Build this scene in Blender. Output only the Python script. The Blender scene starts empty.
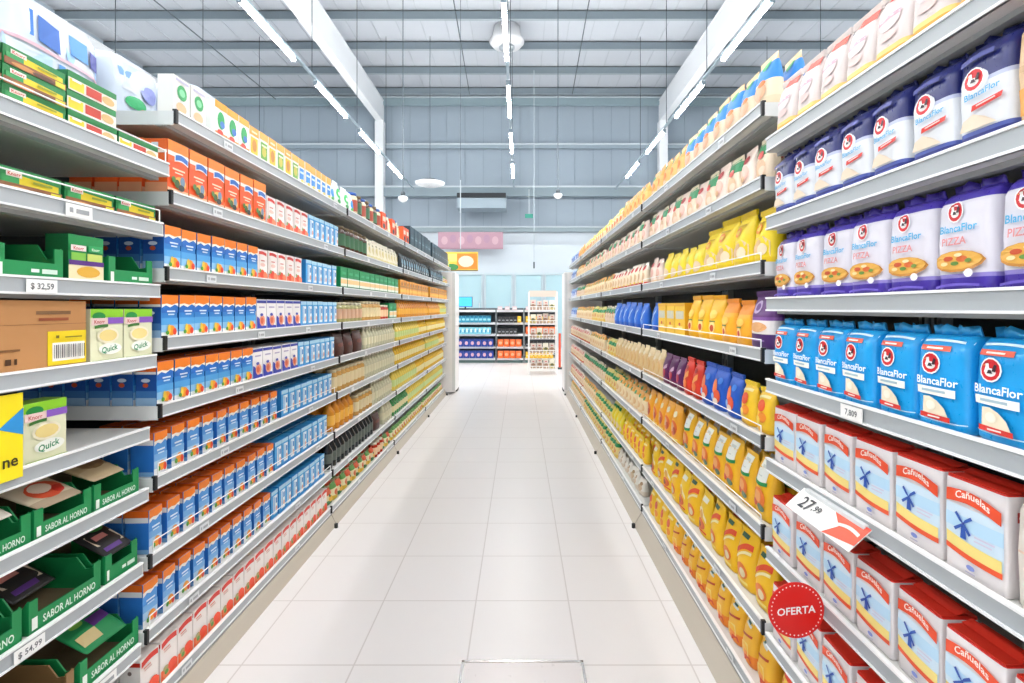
import bpy, math, random
from mathutils import Vector
random.seed(11)
S = 1.35                      # metres per drawing unit (floor tile = 0.45 m, flour pack = 0.19 m)
EYE = 1.06
F = 512.0
SC = bpy.context.scene
COL = SC.collection
R = math.radians

# ------------------------------------------------------------------ materials
_M = {}
def lin(h):
    h = h.lstrip('#')
    c = [int(h[i:i + 2], 16) / 255 for i in (0, 2, 4)]
    return [x / 12.92 if x <= .04045 else ((x + .055) / 1.055) ** 2.4 for x in c]
def mat(hexc, rough=.42, metal=0.0, kind=''):
    key = (hexc, rough, metal, kind)
    if key in _M: return _M[key]
    m = bpy.data.materials.new('paint_%s_%s' % (hexc.strip('#'), kind or 'plain'))
    m.use_nodes = True
    nt = m.node_tree; b = nt.nodes['Principled BSDF']
    c = lin(hexc)
    b.inputs['Base Color'].default_value = (*c, 1)
    b.inputs['Metallic'].default_value = metal
    b.inputs['Roughness'].default_value = rough
    no = nt.nodes.new('ShaderNodeTexNoise'); no.inputs['Scale'].default_value = 14
    mr = nt.nodes.new('ShaderNodeMapRange')
    mr.inputs['To Min'].default_value = max(.04, rough - .07); mr.inputs['To Max'].default_value = min(1, rough + .07)
    nt.links.new(no.outputs['Fac'], mr.inputs['Value']); nt.links.new(mr.outputs['Result'], b.inputs['Roughness'])
    if kind == 'glow':
        b.inputs['Emission Color'].default_value = (1, .985, .96, 1); b.inputs['Emission Strength'].default_value = LAMP
    if kind == 'screen':
        b.inputs['Emission Color'].default_value = (*c, 1); b.inputs['Emission Strength'].default_value = .6
    if kind == 'glass':
        b.inputs['Transmission Weight'].default_value = .85; b.inputs['IOR'].default_value = 1.2
    _M[key] = m
    return m
LAMP = 34.0

def floor_material():
    m = bpy.data.materials.new('floor_tiles'); m.use_nodes = True
    nt = m.node_tree; b = nt.nodes['Principled BSDF']; L = nt.links.new
    geo = nt.nodes.new('ShaderNodeNewGeometry'); sep = nt.nodes.new('ShaderNodeSeparateXYZ')
    L(geo.outputs['Position'], sep.inputs[0])
    def line(out, off):
        a = nt.nodes.new('ShaderNodeMath'); a.operation = 'SUBTRACT'; L(out, a.inputs[0]); a.inputs[1].default_value = off * S
        w = nt.nodes.new('ShaderNodeMath'); w.operation = 'PINGPONG'; L(a.outputs[0], w.inputs[0]); w.inputs[1].default_value = .167 * S
        c = nt.nodes.new('ShaderNodeMath'); c.operation = 'LESS_THAN'; L(w.outputs[0], c.inputs[0]); c.inputs[1].default_value = .0024 * S
        return c.outputs[0]
    mx = nt.nodes.new('ShaderNodeMath'); mx.operation = 'MAXIMUM'
    L(line(sep.outputs['X'], -.159), mx.inputs[0]); L(line(sep.outputs['Y'], 1.520), mx.inputs[1])
    no = nt.nodes.new('ShaderNodeTexNoise'); no.inputs['Scale'].default_value = 1.3
    cr = nt.nodes.new('ShaderNodeValToRGB')
    cr.color_ramp.elements[0].color = (*lin('#e3dedc'), 1); cr.color_ramp.elements[1].color = (*lin('#ebe7e4'), 1)
    L(no.outputs['Fac'], cr.inputs[0])
    mix = nt.nodes.new('ShaderNodeMix'); mix.data_type = 'RGBA'
    L(mx.outputs[0], mix.inputs['Factor']); L(cr.outputs[0], mix.inputs['A']); mix.inputs['B'].default_value = (*lin('#cfc8c4'), 1)
    L(mix.outputs['Result'], b.inputs['Base Color'])
    b.inputs['Roughness'].default_value = .32
    return m

# ------------------------------------------------------------------ mesh builder
class MB:
    def __init__(s): s.v = []; s.f = []; s.c = []; s.sm = []; s.mats = []; s.ix = {}
    def mi(s, c):
        if not isinstance(c, tuple): c = (c,)
        if c not in s.ix:
            s.ix[c] = len(s.mats); s.mats.append(mat(*c))
        return s.ix[c]
    def poly(s, pts, c, smooth=False):
        n = len(s.v); s.v += [tuple(p) for p in pts]
        s.f.append(tuple(range(n, n + len(pts)))); s.c.append(s.mi(c)); s.sm.append(smooth)
    def add(s, vs, fs, c, smooth=False):
        n = len(s.v); s.v += [tuple(p) for p in vs]; k = s.mi(c)
        for f in fs: s.f.append(tuple(n + i for i in f)); s.c.append(k); s.sm.append(smooth)
    def box(s, x0, y0, z0, x1, y1, z1, c, cols=None, ch=0.0):
        """box; cols: per-face colours {front,back,left,right,top,bottom}; ch: chamfered vertical edges"""
        if x0 > x1: x0, x1 = x1, x0
        if y0 > y1: y0, y1 = y1, y0
        if z0 > z1: z0, z1 = z1, z0
        V = [(x0, y0, z0), (x1, y0, z0), (x1, y1, z0), (x0, y1, z0), (x0, y0, z1), (x1, y0, z1), (x1, y1, z1), (x0, y1, z1)]
        FS = dict(bottom=(3, 2, 1, 0), top=(4, 5, 6, 7), front=(0, 1, 5, 4), right=(1, 2, 6, 5), back=(2, 3, 7, 6), left=(3, 0, 4, 7))
        n = len(s.v); s.v += V
        for k, f in FS.items():
            s.f.append(tuple(n + i for i in f)); s.c.append(s.mi((cols or {}).get(k, c))); s.sm.append(False)
    def tube(s, p0, p1, r, c, n=6):
        a = Vector(p0); b = Vector(p1); d = (b - a).normalized()
        u = d.orthogonal().normalized(); w = d.cross(u); vs = []
        for q in (a, b):
            for i in range(n):
                t = 2 * math.pi * i / n; vs.append(q + u * r * math.cos(t) + w * r * math.sin(t))
        fs = [(i, (i + 1) % n, n + (i + 1) % n, n + i) for i in range(n)] + [tuple(range(n - 1, -1, -1)), tuple(range(n, 2 * n))]
        s.add(vs, fs, c, False)
    def lathe(s, prof, c, n=14, ctr=(0, 0)):
        """prof: [(r, z, colour for the band above)]"""
        base = len(s.v)
        for r, z, *_ in prof:
            for i in range(n):
                t = 2 * math.pi * i / n; s.v.append((ctr[0] + r * math.cos(t), ctr[1] + r * math.sin(t), z))
        for k in range(len(prof) - 1):
            cc = s.mi(prof[k][2] if len(prof[k]) > 2 else c)
            for i in range(n):
                j = (i + 1) % n
                s.f.append((base + k * n + i, base + k * n + j, base + (k + 1) * n + j, base + (k + 1) * n + i)); s.c.append(cc); s.sm.append(True)
        s.f.append(tuple(base + i for i in range(n - 1, -1, -1))); s.c.append(s.mi(prof[0][2] if len(prof[0]) > 2 else c)); s.sm.append(False)
        e = base + (len(prof) - 1) * n
        s.f.append(tuple(e + i for i in range(n))); s.c.append(s.mi(prof[-2][2] if len(prof[-2]) > 2 else c)); s.sm.append(False)
    def mesh(s, name):
        me = bpy.data.meshes.new(name); me.from_pydata(s.v, [], s.f)
        for m in s.mats: me.materials.append(m)
        me.polygons.foreach_set('material_index', s.c); me.polygons.foreach_set('use_smooth', s.sm)
        me.update(); return me
    def build(s, name, parent=None, loc=None, rz=0, label=None):
        o = bpy.data.objects.new(name, s.mesh(name)); COL.objects.link(o)
        if parent: o.parent = parent
        if loc: o.location = loc
        if rz: o.rotation_euler.z = rz
        if label: o['label'] = label
        return o

def tag(o, label=None, cat=None, group=None, kind=None):
    if label: o['label'] = label
    if cat: o['category'] = cat
    if group: o['group'] = group
    if kind: o['kind'] = kind
    return o
def empty(name, loc=(0, 0, 0), rz=0):
    o = bpy.data.objects.new(name, None); COL.objects.link(o); o.location = loc; o.rotation_euler.z = rz
    o.empty_display_size = .05; return o
def struct(name, mb, label=None):
    o = mb.build(name); o['kind'] = 'structure'
    if label: o['label'] = label
    return o

# ------------------------------------------------------------------ lettering
_T = {}
def text_geo(t):
    if t in _T: return _T[t]
    cu = bpy.data.curves.new('lettering', 'FONT'); cu.body = t; cu.resolution_u = 2; cu.offset = .018
    ob = bpy.data.objects.new('lettering', cu)
    me = bpy.data.meshes.new_from_object(ob)
    vs = [(v.co.x, v.co.y) for v in me.vertices]; fs = [tuple(p.vertices) for p in me.polygons]
    bpy.data.objects.remove(ob); bpy.data.curves.remove(cu); bpy.data.meshes.remove(me)
    x0 = min(v[0] for v in vs); x1 = max(v[0] for v in vs); cap = .72
    _T[t] = ([((x - x0) / cap, y / cap) for x, y in vs], fs, (x1 - x0) / cap)
    return _T[t]

# ------------------------------------------------------------------ printed faces
def art(mb, P, w, h, els, off=.0006, step=.0003, nx=7, ny=7):
    """draw printed shapes on the surface P(u, v, off): u, v in 0..1"""
    for e in els:
        k = e[0]; off += step
        if k == 'r':
            _, u0, v0, u1, v1, c = e
            a = max(1, round(nx * (u1 - u0))); b = max(1, round(ny * (v1 - v0)))
            vs = [P(u0 + (u1 - u0) * i / a, v0 + (v1 - v0) * j / b, off) for j in range(b + 1) for i in range(a + 1)]
            fs = [(j * (a + 1) + i, j * (a + 1) + i + 1, (j + 1) * (a + 1) + i + 1, (j + 1) * (a + 1) + i) for j in range(b) for i in range(a)]
            mb.add(vs, fs, c)
        elif k == 'e':
            _, cu, cv, ru, rv, c = e
            N = 14; vs = [P(cu, cv, off)]
            for q in (.55, 1):
                vs += [P(cu + ru * q * math.cos(2 * math.pi * i / N), cv + rv * q * math.sin(2 * math.pi * i / N), off) for i in range(N)]
            fs = [(0, 1 + i, 1 + (i + 1) % N) for i in range(N)] + [(1 + i, 1 + N + i, 1 + N + (i + 1) % N, 1 + (i + 1) % N) for i in range(N)]
            mb.add(vs, fs, c)
        elif k == 'p':
            mb.poly([P(u, v, off) for u, v in e[1]], e[2])
        elif k == 'b':      # curved band: centre line v(u) = v0 + a*u + b*sin(pi u), half height t
            _, u0, u1, v0, sl, bow, t, c = e
            n = 8; vs = []
            for i in range(n + 1):
                q = i / n; u = u0 + (u1 - u0) * q; v = v0 + sl * q + bow * math.sin(math.pi * q)
                vs += [P(u, v - t, off), P(u, v + t, off)]
            mb.add(vs, [(2 * i, 2 * i + 2, 2 * i + 3, 2 * i + 1) for i in range(n)], c)
        elif k == 't':      # text, centre u, baseline v, cap height (part of h), colour, max width (part of w), slope, bow
            _, t, cu, cv, ch, c = e[:6]; mw = e[6] if len(e) > 6 else .9; sl = e[7] if len(e) > 7 else 0; bow = e[8] if len(e) > 8 else 0
            vs, fs, tw = text_geo(t)
            hh = ch * h; ww = min(tw * hh, mw * w); sx = ww / tw
            pts = []
            for x, y in vs:
                u = cu + (x * sx - ww / 2) / w; q = x * sx / ww
                pts.append(P(u, cv + y * ch + sl * (u - cu) + bow * math.sin(math.pi * q), off))
            mb.add(pts, fs, c)
def interp(tab, v):
    for i in range(len(tab) - 1):
        if v <= tab[i + 1][0]:
            t = (v - tab[i][0]) / max(1e-9, tab[i + 1][0] - tab[i][0])
            return [tab[i][k] * (1 - t) + tab[i + 1][k] * t for k in range(1, len(tab[0]))]
    return list(tab[-1][1:])
PILLOW = [(0, .97, .80), (.05, 1, .95), (.3, 1, 1), (.6, 1, .86), (.8, .99, .5), (.92, .98, .06), (1, .98, .05)]
FULL = [(0, .95, .90), (.04, 1, 1), (.5, 1.01, 1.04), (.86, 1, .97), (.95, .97, .72), (1, .94, .45)]
BRICK = [(0, .985, .97), (.02, 1, 1), (.5, 1, 1.02), (.97, 1, 1), (1, .985, .96)]
STUB = [(0, .93, .86), (.06, 1, 1), (.4, 1.01, 1.05), (.78, 1, .95), (.88, .96, .62), (.94, .9, .14), (1, .95, .12)]
def soft(mb, w, h, d, prof, n, bands, nseg=20, wr=.03, seed=0, vs=None):
    ph = seed * 1.7
    def wob(x, v): return 1 + wr * (math.sin(5.1 * x / w + 9 * v + ph) + .7 * math.sin(11 * x / w - 7 * v + 2 * ph))
    def P(u, v, off=0):
        a, b = interp(prof, v); x = (u - .5) * w
        q = min(1, abs(x) / (w / 2 * a))
        y = d / 2 * b * (1 - q ** n) ** (1 / n) * wob(x, v)
        return (x, -y - off, v * h)
    vs = vs or sorted({p[0] for p in prof} | {b[0] for b in bands} | {i / 8 for i in range(9)})
    vs = [v for v in vs if 0 <= v <= 1]
    base = len(mb.v)
    for v in vs:
        a, b = interp(prof, v)
        for i in range(nseg):
            t = 2 * math.pi * (i + .5) / nseg; ct, st = math.cos(t), math.sin(t)
            x = w / 2 * a * math.copysign(abs(ct) ** (2 / n), ct); y = d / 2 * b * math.copysign(abs(st) ** (2 / n), st)
            mb.v.append((x, y * wob(x, v), v * h))
    for k in range(len(vs) - 1):
        mid = (vs[k] + vs[k + 1]) / 2
        cc = mb.mi(next(c for t, c in bands if mid <= t))
        for i in range(nseg):
            j = (i + 1) % nseg
            mb.f.append((base + k * nseg + i, base + k * nseg + j, base + (k + 1) * nseg + j, base + (k + 1) * nseg + i)); mb.c.append(cc); mb.sm.append(True)
    mb.f.append(tuple(base + i for i in range(nseg - 1, -1, -1))); mb.c.append(mb.mi(bands[0][1])); mb.sm.append(False)
    e = base + (len(vs) - 1) * nseg
    mb.f.append(tuple(e + i for i in range(nseg))); mb.c.append(mb.mi(bands[-1][1])); mb.sm.append(False)
    return P
def front_of(w, h, d): return lambda u, v, off=0: ((u - .5) * w, -d / 2 - off, v * h)
def right_of(w, h, d): return lambda u, v, off=0: (w / 2 + off, (u - .5) * d, v * h)
def left_of(w, h, d): return lambda u, v, off=0: (-w / 2 - off, (.5 - u) * d, v * h)
def top_of(w, h, d): return lambda u, v, off=0: ((u - .5) * w, (v - .5) * d, h + off)

def hen(cu, cv, r, w, h):
    ru = r / w; rv = r / h; e = lambda du, dv, a, b, c: ('e', cu + du * ru, cv + dv * rv, a * ru, b * rv, c)
    p = lambda pts: ('p', [(cu + a * ru, cv + b * rv) for a, b in pts], '#ffffff')
    q = lambda pts, c: ('p', [(cu + a * ru, cv + b * rv) for a, b in pts], c)
    return [e(0, 0, 1.0, 1.06, '#fbfbfb'), e(0, 0, .86, .92, '#d3202a'), e(.02, -.22, .5, .36, '#f8f1ee'), p([(-.52, -.2), (.0, -.2), (-.12, .42), (-.38, .42)]), e(-.25, .42, .17, .17, '#f8f1ee'),
            q([(.2, -.1), (.52, -.15), (.62, .42), (.4, .5)], '#3c2530'), q([(-.48, .55), (-.3, .52), (-.08, .56), (-.12, .74), (-.4, .74)], '#b01820'), q([(-.4, .42), (-.62, .34), (-.4, .32)], '#e9b23a'), q([(-.15, -.3), (.35, -.3), (.2, .0), (-.05, .02)], '#3c2530')]

def windmill(cu, cv, r, w, h, c='#2b56ad'):
    p = lambda du, dv: (cu + du * r / w, cv + dv * r / h)
    els = [('p', [p(-.28, -1.25), p(.28, -1.25), p(.17, -.1), p(0, .1), p(-.17, -.1)], c)]
    for a in (40, 130, 220, 310):
        ca, sa = math.cos(R(a)), math.sin(R(a)); q = lambda l, t: p(l * ca - t * sa, l * sa + t * ca)
        els.append(('p', [q(.05, -.05), q(1.0, -.1), q(1.0, .16), q(.3, .16), q(.05, .05)], c))
    return els

# ------------------------------------------------------------------ product kinds
PT = {}
def kind(key, name, look, cat, w, h, d, fn, gap=.004, jit=2.0):
    PT[key] = dict(name=name, look=look, cat=cat, w=w, h=h, d=d, fn=fn, gap=gap, jit=jit, proto=None, n=0)
def carton(key, name, look, w, h, d, face, els, top=None, side=None, sels=None, gap=.004, jit=1.0, cat='box'):
    def fn(p):
        mb = MB(); mb.box(-w / 2, -d / 2, 0, w / 2, d / 2, h, face, {'top': top or face, 'left': side or face, 'right': side or face, 'back': face})
        art(mb, front_of(w, h, d), w, h, els)
        if sels:
            art(mb, right_of(w, h, d), d, h, sels); art(mb, left_of(w, h, d), d, h, sels)
        return [('carton', mb)]
    kind(key, name, look, cat, w, h, d, fn, gap, jit)
def bag(key, name, look, w, h, d, bands, els, prof=PILLOW, n=2.6, gap=.004, jit=4.0, wr=.035, parts=None, cat='bag', nseg=20):
    def fn(p):
        mb = MB(); P = soft(mb, w, h, d, prof, n, bands, nseg, wr, len(key))
        art(mb, P, w, h, els, off=.0011)
        out = [('pouch', mb)]
        if parts: out += parts(w, h, d)
        return out
    kind(key, name, look, cat, w, h, d, fn, gap, jit)
OR = '#ee7a1e'; BL = '#1f6fc4'; WH = '#f4f3ef'; GR = '#12894a'; YE = '#f2c81e'; RD = '#d6281e'

# -- left side cartons
carton('blue_orange', 'juice_carton', 'blue carton with orange top', .061, .11, .052, '#2c86d4',
       [('r', 0, 0, 1, .13, '#f3f5f5'), ('r', 0, .13, 1, .3, '#8cc3ec'), ('r', 0, .3, 1, .46, '#4fa2e0'), ('r', 0, .58, 1, .74, '#1f6fc9'),
        ('p', [(0, .70), (.25, .76), (.5, .71), (.8, .78), (1, .74), (1, 1), (0, 1)], '#f6f3ec'), ('p', [(0, .78), (.3, .8), (.6, .77), (1, .82), (1, 1), (0, 1)], '#f0801f'),
        ('r', .3, .60, .8, .635, '#dfeefa'), ('r', .36, .53, .74, .56, '#cfe6f8'),
        ('e', .56, .17, .24, .12, '#f09a28'), ('e', .42, .2, .1, .11, '#e8c341'), ('e', .75, .14, .12, .08, '#e2452f'), ('e', .3, .12, .1, .05, '#4f9a38')],
       top='#e2671a', side='#174f9e', sels=[('r', 0, 0, 1, .18, '#8fb4d6'), ('r', 0, .18, 1, .34, '#3f78b8'), ('r', 0, .78, 1, 1, '#e2671a'), ('r', 0, .72, 1, .78, '#e9e9ea'),
        ('e', .5, .58, .22, .045, '#c9d8ea'), ('e', .5, .47, .14, .05, '#c4532d')])
carton('blue_low', 'juice_carton', 'blue carton with orange top', .049, .11, .058, '#4f97dc',
       [('r', 0, 0, 1, .16, '#f1f4f6'), ('r', 0, .16, 1, .34, '#a9cdee'), ('r', 0, .34, 1, .5, '#74b0e6'), ('p', [(0, .70), (.25, .76), (.5, .71), (.8, .78), (1, .74), (1, 1), (0, 1)], '#eee9e4'), ('p', [(0, .80), (.3, .82), (.6, .79), (1, .84), (1, 1), (0, 1)], '#f0801f'),
        ('r', .2, .56, .8, .6, '#dfeefa'), ('r', .26, .49, .74, .52, '#cfe6f8'), ('e', .56, .2, .26, .12, '#f09a28'), ('e', .78, .15, .13, .09, '#e2452f'), ('e', .3, .14, .12, .06, '#4f9a38')],
       top='#ea6a18', side='#2a74ca', sels=[('r', 0, 0, 1, .1, '#7fb0dc'), ('r', 0, .84, 1, 1, '#e2671a'), ('r', 0, .72, 1, .84, '#e3e4e8')], gap=.017, jit=2.5)
carton('big_orange', 'juice_carton', 'large orange carton with blue badge', .078, .137, .056, '#ee5a1e',
       [('r', 0, 0, 1, .12, '#f0b994'), ('r', 0, .62, 1, .72, '#f0672a'), ('r', 0, .72, 1, .8, '#f2e9df'), ('r', 0, .8, 1, 1, '#f28a2c'),
        ('b', .3, .98, .70, -.02, .04, .075, '#f6f4f2'), ('b', .34, .95, .70, -.02, .04, .05, '#2f6fc4'), ('r', .2, .47, .8, .5, '#fbd9b8'), ('r', .3, .41, .7, .435, '#fbd9b8'),
        ('e', .55, .24, .3, .12, '#f3b04a'), ('e', .4, .22, .13, .08, '#3d5a2c'), ('e', .66, .28, .12, .1, '#6f8da8'), ('e', .6, .16, .16, .06, '#33312c'), ('e', .22, .28, .1, .06, '#4b7a32')],
       top='#ef7d28', side='#e8641f', sels=[('r', 0, 0, 1, .2, '#e9a37c'), ('r', 0, .74, 1, .8, '#efe3d8'), ('r', .3, .78, .6, .93, '#d8dbe6'), ('e', .5, .62, .06, .04, '#5c4334')])
carton('red_white', 'juice_carton', 'white carton with red cap stripe', .066, .105, .05, '#f5efec',
       [('r', 0, .9, 1, 1, '#f3e9e6'), ('b', .1, .9, .88, -.03, .03, .05, '#d63a35'), ('r', .3, .62, .7, .66, '#d98f8a'), ('e', .5, .5, .26, .06, '#efc9bf'), ('r', 0, 0, 1, .22, '#ec7a55'),
        ('e', .42, .2, .26, .14, '#e2472d'), ('e', .72, .16, .2, .12, '#f0855c'), ('e', .2, .3, .1, .06, '#7aa35a'), ('r', .05, .3, .13, .8, '#e9d9d5')], top='#efe6e2', side='#e6dcd8')
carton('navy_white', 'juice_carton', 'white carton with navy stripe', .066, .105, .05, '#f1eeee',
       [('r', 0, .88, 1, .97, '#2d3aa0'), ('r', .2, .72, .8, .77, '#b5abc9'), ('p', [(0, 0), (1, 0), (1, .12), (.5, .16), (.2, .4), (0, .45)], '#2f3fae'),
        ('e', .55, .3, .3, .18, '#e8a084'), ('e', .5, .3, .17, .11, '#d8623f'), ('e', .45, .5, .16, .05, '#3a4bb0')], top='#e7e4e8', side='#dcd9e0')
carton('light_blue', 'milk_carton', 'light blue and white carton', .054, .104, .048, '#45a6e2',
       [('r', 0, .86, 1, 1, '#a9d7f2'), ('r', .3, .12, .92, .8, '#eef4f8'), ('r', .4, .2, .52, .76, '#59b0e6'), ('r', .62, .5, .84, .7, '#2f86cf'), ('e', .72, .3, .14, .1, '#e0ad9a'), ('r', 0, 0, 1, .08, '#2f92d8')],
       top='#2f9ae0', side='#2787cf')
carton('tomato', 'sauce_carton', 'orange-based white carton', .064, .105, .052, '#f3ece8',
       [('r', 0, .84, 1, 1, '#f3eae6'), ('b', .05, .95, .86, .03, .04, .07, '#d8301f'), ('r', .2, .66, .6, .7, '#d9b8b0'), ('r', 0, 0, 1, .26, '#f26a3a'), ('e', .66, .2, .3, .16, '#ee4a22'), ('e', .3, .12, .2, .1, '#f08a5a'),
        ('e', .26, .26, .16, .07, '#a8a06a'), ('e', .3, .16, .12, .06, '#5f9a44'), ('r', .12, .74, .5, .78, '#e39a8c')], top='#f1e6e2', side='#f0e7e4',
       sels=[('b', 0, 1, .9, 0, 0, .05, '#c72a1c'), ('r', 0, 0, 1, .2, '#e9b7a4'), ('e', .5, .7, .1, .05, '#7c6a64')])
carton('green_disc', 'cereal_box', 'white box with green disc', .062, .098, .04, '#e2e1dc', [('e', .5, .62, .3, .2, '#1f9a50'), ('e', .5, .62, .18, .1, '#7fcf9a'), ('e', .45, .22, .32, .14, '#e8b48a'), ('r', .1, .88, .9, .94, '#b9b6cf')])
carton('orange_green', 'cereal_box', 'orange-topped box with green oval', .058, .104, .04, '#eef0ec', [('r', 0, .8, 1, 1, '#f2a32c'), ('e', .5, .5, .3, .24, '#17a050'), ('e', .6, .4, .2, .1, '#2f6fbf'), ('r', 0, 0, 1, .16, '#ef8a3a'), ('e', .4, .16, .25, .08, '#d8432c')], top='#f2b04a')
carton('yellow_pic', 'cereal_box', 'orange and yellow picture box', .056, .1, .04, '#f1eee6', [('r', 0, .72, 1, 1, '#f3a640'), ('r', .12, .12, .88, .66, '#f0bf2c'), ('e', .5, .4, .25, .2, '#c9872c'), ('r', .2, .8, .8, .86, '#fbe3bd')], top='#f5bd6a')
carton('green_pic', 'cereal_box', 'orange-topped box with green picture', .056, .1, .04, '#f1eee6', [('r', 0, .76, 1, 1, '#f5ae4c'), ('r', .12, .12, .88, .68, '#6aa53c'), ('e', .5, .38, .25, .18, '#c9c04a'), ('r', .2, .54, .8, .6, '#e8efc9')], top='#f5bd6a')
carton('orange_blue', 'cereal_box', 'orange-topped box with blue panel', .052, .1, .04, '#f2efe9', [('r', 0, .7, 1, 1, '#f3ab48'), ('r', .14, .2, .86, .64, '#2a86d6'), ('r', .2, .44, .8, .52, '#cfe4f5'), ('e', .6, .14, .25, .09, '#e9cf52')], top='#f5bd6a')
bag('white_blue', 'milk_powder_bag', 'white and blue foil bag', .07, .115, .045, [(.2, '#e9eef3'), (.75, '#f4f6f7'), (1, '#cfe3f2')], [('e', .5, .45, .32, .2, '#2f95dc'), ('e', .5, .2, .25, .08, '#54b36a')])
bag('green_white', 'milk_powder_bag', 'white and green foil bag', .075, .12, .045, [(.2, '#e9eee8'), (.75, '#eaf4ec'), (1, '#d8e9ee')], [('e', .5, .5, .4, .22, '#35b85c'), ('e', .5, .5, .2, .08, '#e9f6ea'), ('e', .5, .2, .3, .08, '#3f9a54')])
# jars, bottles on the further left bays
def jar(key, name, look, r, h, glass, lid, label, cat='jar', neck=.8, bottle=False):
    def fn(p):
        a, b = MB(), MB()
        if bottle:
            mbp = [(r * .9, 0, glass), (r, .01, glass), (r, h * .2, label), (r, h * .52, glass), (r, h * .6, glass), (r * .42, h * .8, glass), (r * .4, h * .9, glass)]
            a.lathe(mbp + [(r * .36, h * .9)], glass, 10); b.lathe([(r * .46, h * .9, lid), (r * .46, h, lid), (r * .4, h * 1.005)], lid, 10)
        else:
            a.lathe([(r * .92, 0, glass), (r, .008, glass), (r, h * .2, label), (r, h * .68, glass), (r, h * .78, glass), (r * neck, h * .86, glass), (r * neck, h * .87)], glass, 12)
            b.lathe([(r * neck * 1.06, h * .87, lid), (r * neck * 1.06, h * .985, lid), (r * neck, h)], lid, 12)
        return [('jar_body', a), ('lid', b)]
    kind(key, name, look, cat, 2 * r, h, 2 * r, fn, .004, 0)
GLA = ('#c9b27a', .12); AMB = ('#b87a1c', .12); OIL = ('#e7b91f', .14); OILP = ('#ecd25a', .14); DRK = ('#20262a', .15)
jar('jar_brown', 'coffee_jar', 'dark brown glass jar', .034, .125, ('#4a2f22', .2), '#6b5a3c', '#3c6a4a')
jar('jar_blue', 'coffee_jar', 'cream jar with blue lid', .036, .125, ('#d9c9a8', .2), '#2b57a6', '#a8452f')
jar('jar_olive', 'pickle_jar', 'glass jar of greenish pickles', .03, .105, ('#a3a06a', .15), '#c9c2a6', '#c9a184')
jar('jar_honey', 'pickle_jar', 'amber jar with pale lid', .03, .115, ('#c99a52', .15), '#cfc3a0', '#e0cfa4')
jar('jar_red', 'sauce_jar', 'red sauce jar with pale lid', .03, .095, ('#bf3a24', .15), '#ddd3bb', '#eec9a0')
jar('bottle_dark', 'vinegar_bottle', 'dark vinegar bottle', .027, .15, DRK, '#30383c', '#555f58', 'bottle', bottle=True)
jar('bottle_clear', 'vinegar_bottle', 'pale vinegar bottle with white cap', .028, .15, ('#c9c6a8', .14), '#e9e6dc', '#d5cfae', 'bottle', bottle=True)
jar('bottle_oil', 'oil_bottle', 'yellow cooking oil bottle', .033, .165, OIL, '#e3a91a', '#f0e3a4', 'bottle', bottle=True)
jar('bottle_oil_pale', 'oil_bottle', 'pale yellow oil bottle', .033, .16, OILP, '#d9c23a', '#c9d98a', 'bottle', bottle=True)
jar('bottle_amber', 'oil_bottle', 'orange-amber oil bottle', .033, .155, ('#d98c22', .14), '#b8791d', '#f0b545', 'bottle', bottle=True)
jar('bottle_green', 'sauce_bottle', 'green-capped sauce bottle', .03, .14, ('#3f8f4f', .16), '#1c8a48', '#e5d9a6', 'bottle', bottle=True)
carton('green_box', 'pasta_box', 'long green box with cream band', .095, .11, .07, '#119150', [('r', 0, 0, 1, .12, '#0c6b3a'), ('r', 0, .12, 1, .24, '#e7ecdf'), ('r', 0, .24, 1, .44, '#f0c98a'), ('r', 0, .44, 1, .5, '#e9f0e4'), ('r', .2, .66, .8, .78, '#3fae74')], top='#0f8046')
bag('cream_pouch', 'mayonnaise_pouch', 'cream stand-up pouch', .07, .13, .045, [(.2, '#d9cf9a'), (.8, '#efe8d2'), (1, '#e3ddc8')], [('e', .5, .45, .3, .18, '#d8c98a'), ('e', .5, .7, .2, .06, '#a9a27c')])
bag('dark_pack', 'olive_pack', 'black and teal pack', .085, .13, .045, [(.3, '#23343e'), (.8, '#1d2b33'), (1, '#2c3c44')], [('e', .5, .5, .3, .2, '#7fa3b4'), ('e', .5, .25, .25, .08, '#c2cfd4')])
bag('choc_pack', 'dark_sauce_pack', 'dark brown pack', .14, .12, .05, [(1, '#45201a')], [('e', .5, .5, .3, .1, '#6d352a')])
carton('navy_case', 'wine_case', 'dark teal boxed case', .15, .165, .09, '#24404c', [('r', .04, .06, .96, .1, '#4d6a75'), ('r', .1, .3, .9, .62, '#335360'), ('r', .2, .42, .8, .5, '#6f8791')], top='#1a2d36', side='#1e343e')
carton('orange_pack', 'biscuit_pack', 'orange and yellow pack', .1, .115, .06, '#eda02c', [('r', 0, .5, 1, .62, '#c98a34'), ('r', 0, .2, 1, .4, '#f2bd3a'), ('e', .5, .75, .3, .12, '#b8793a')], top='#d98b24')
carton('orange_flag', 'snack_box', 'bright orange box', .09, .12, .05, '#e8551e', [('r', .15, .55, .85, .8, '#f2d9c4'), ('e', .5, .3, .3, .14, '#2a2c34')])
bag('mixed_pack', 'seasoning_pack', 'multicoloured seasoning pack', .07, .08, .05, [(.3, '#3f7a44'), (.65, '#e9dcb4'), (1, '#e2582c')], [('e', .5, .4, .3, .2, '#e9b22c'), ('e', .4, .6, .15, .1, '#2f4a3a')])
bag('olive_pack2', 'seasoning_pack', 'yellow and green seasoning pack', .07, .085, .05, [(.3, '#d9b62c'), (.7, '#e8e0b8'), (1, '#5b9a46')], [('e', .5, .45, .3, .18, '#d3662c')])

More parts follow.
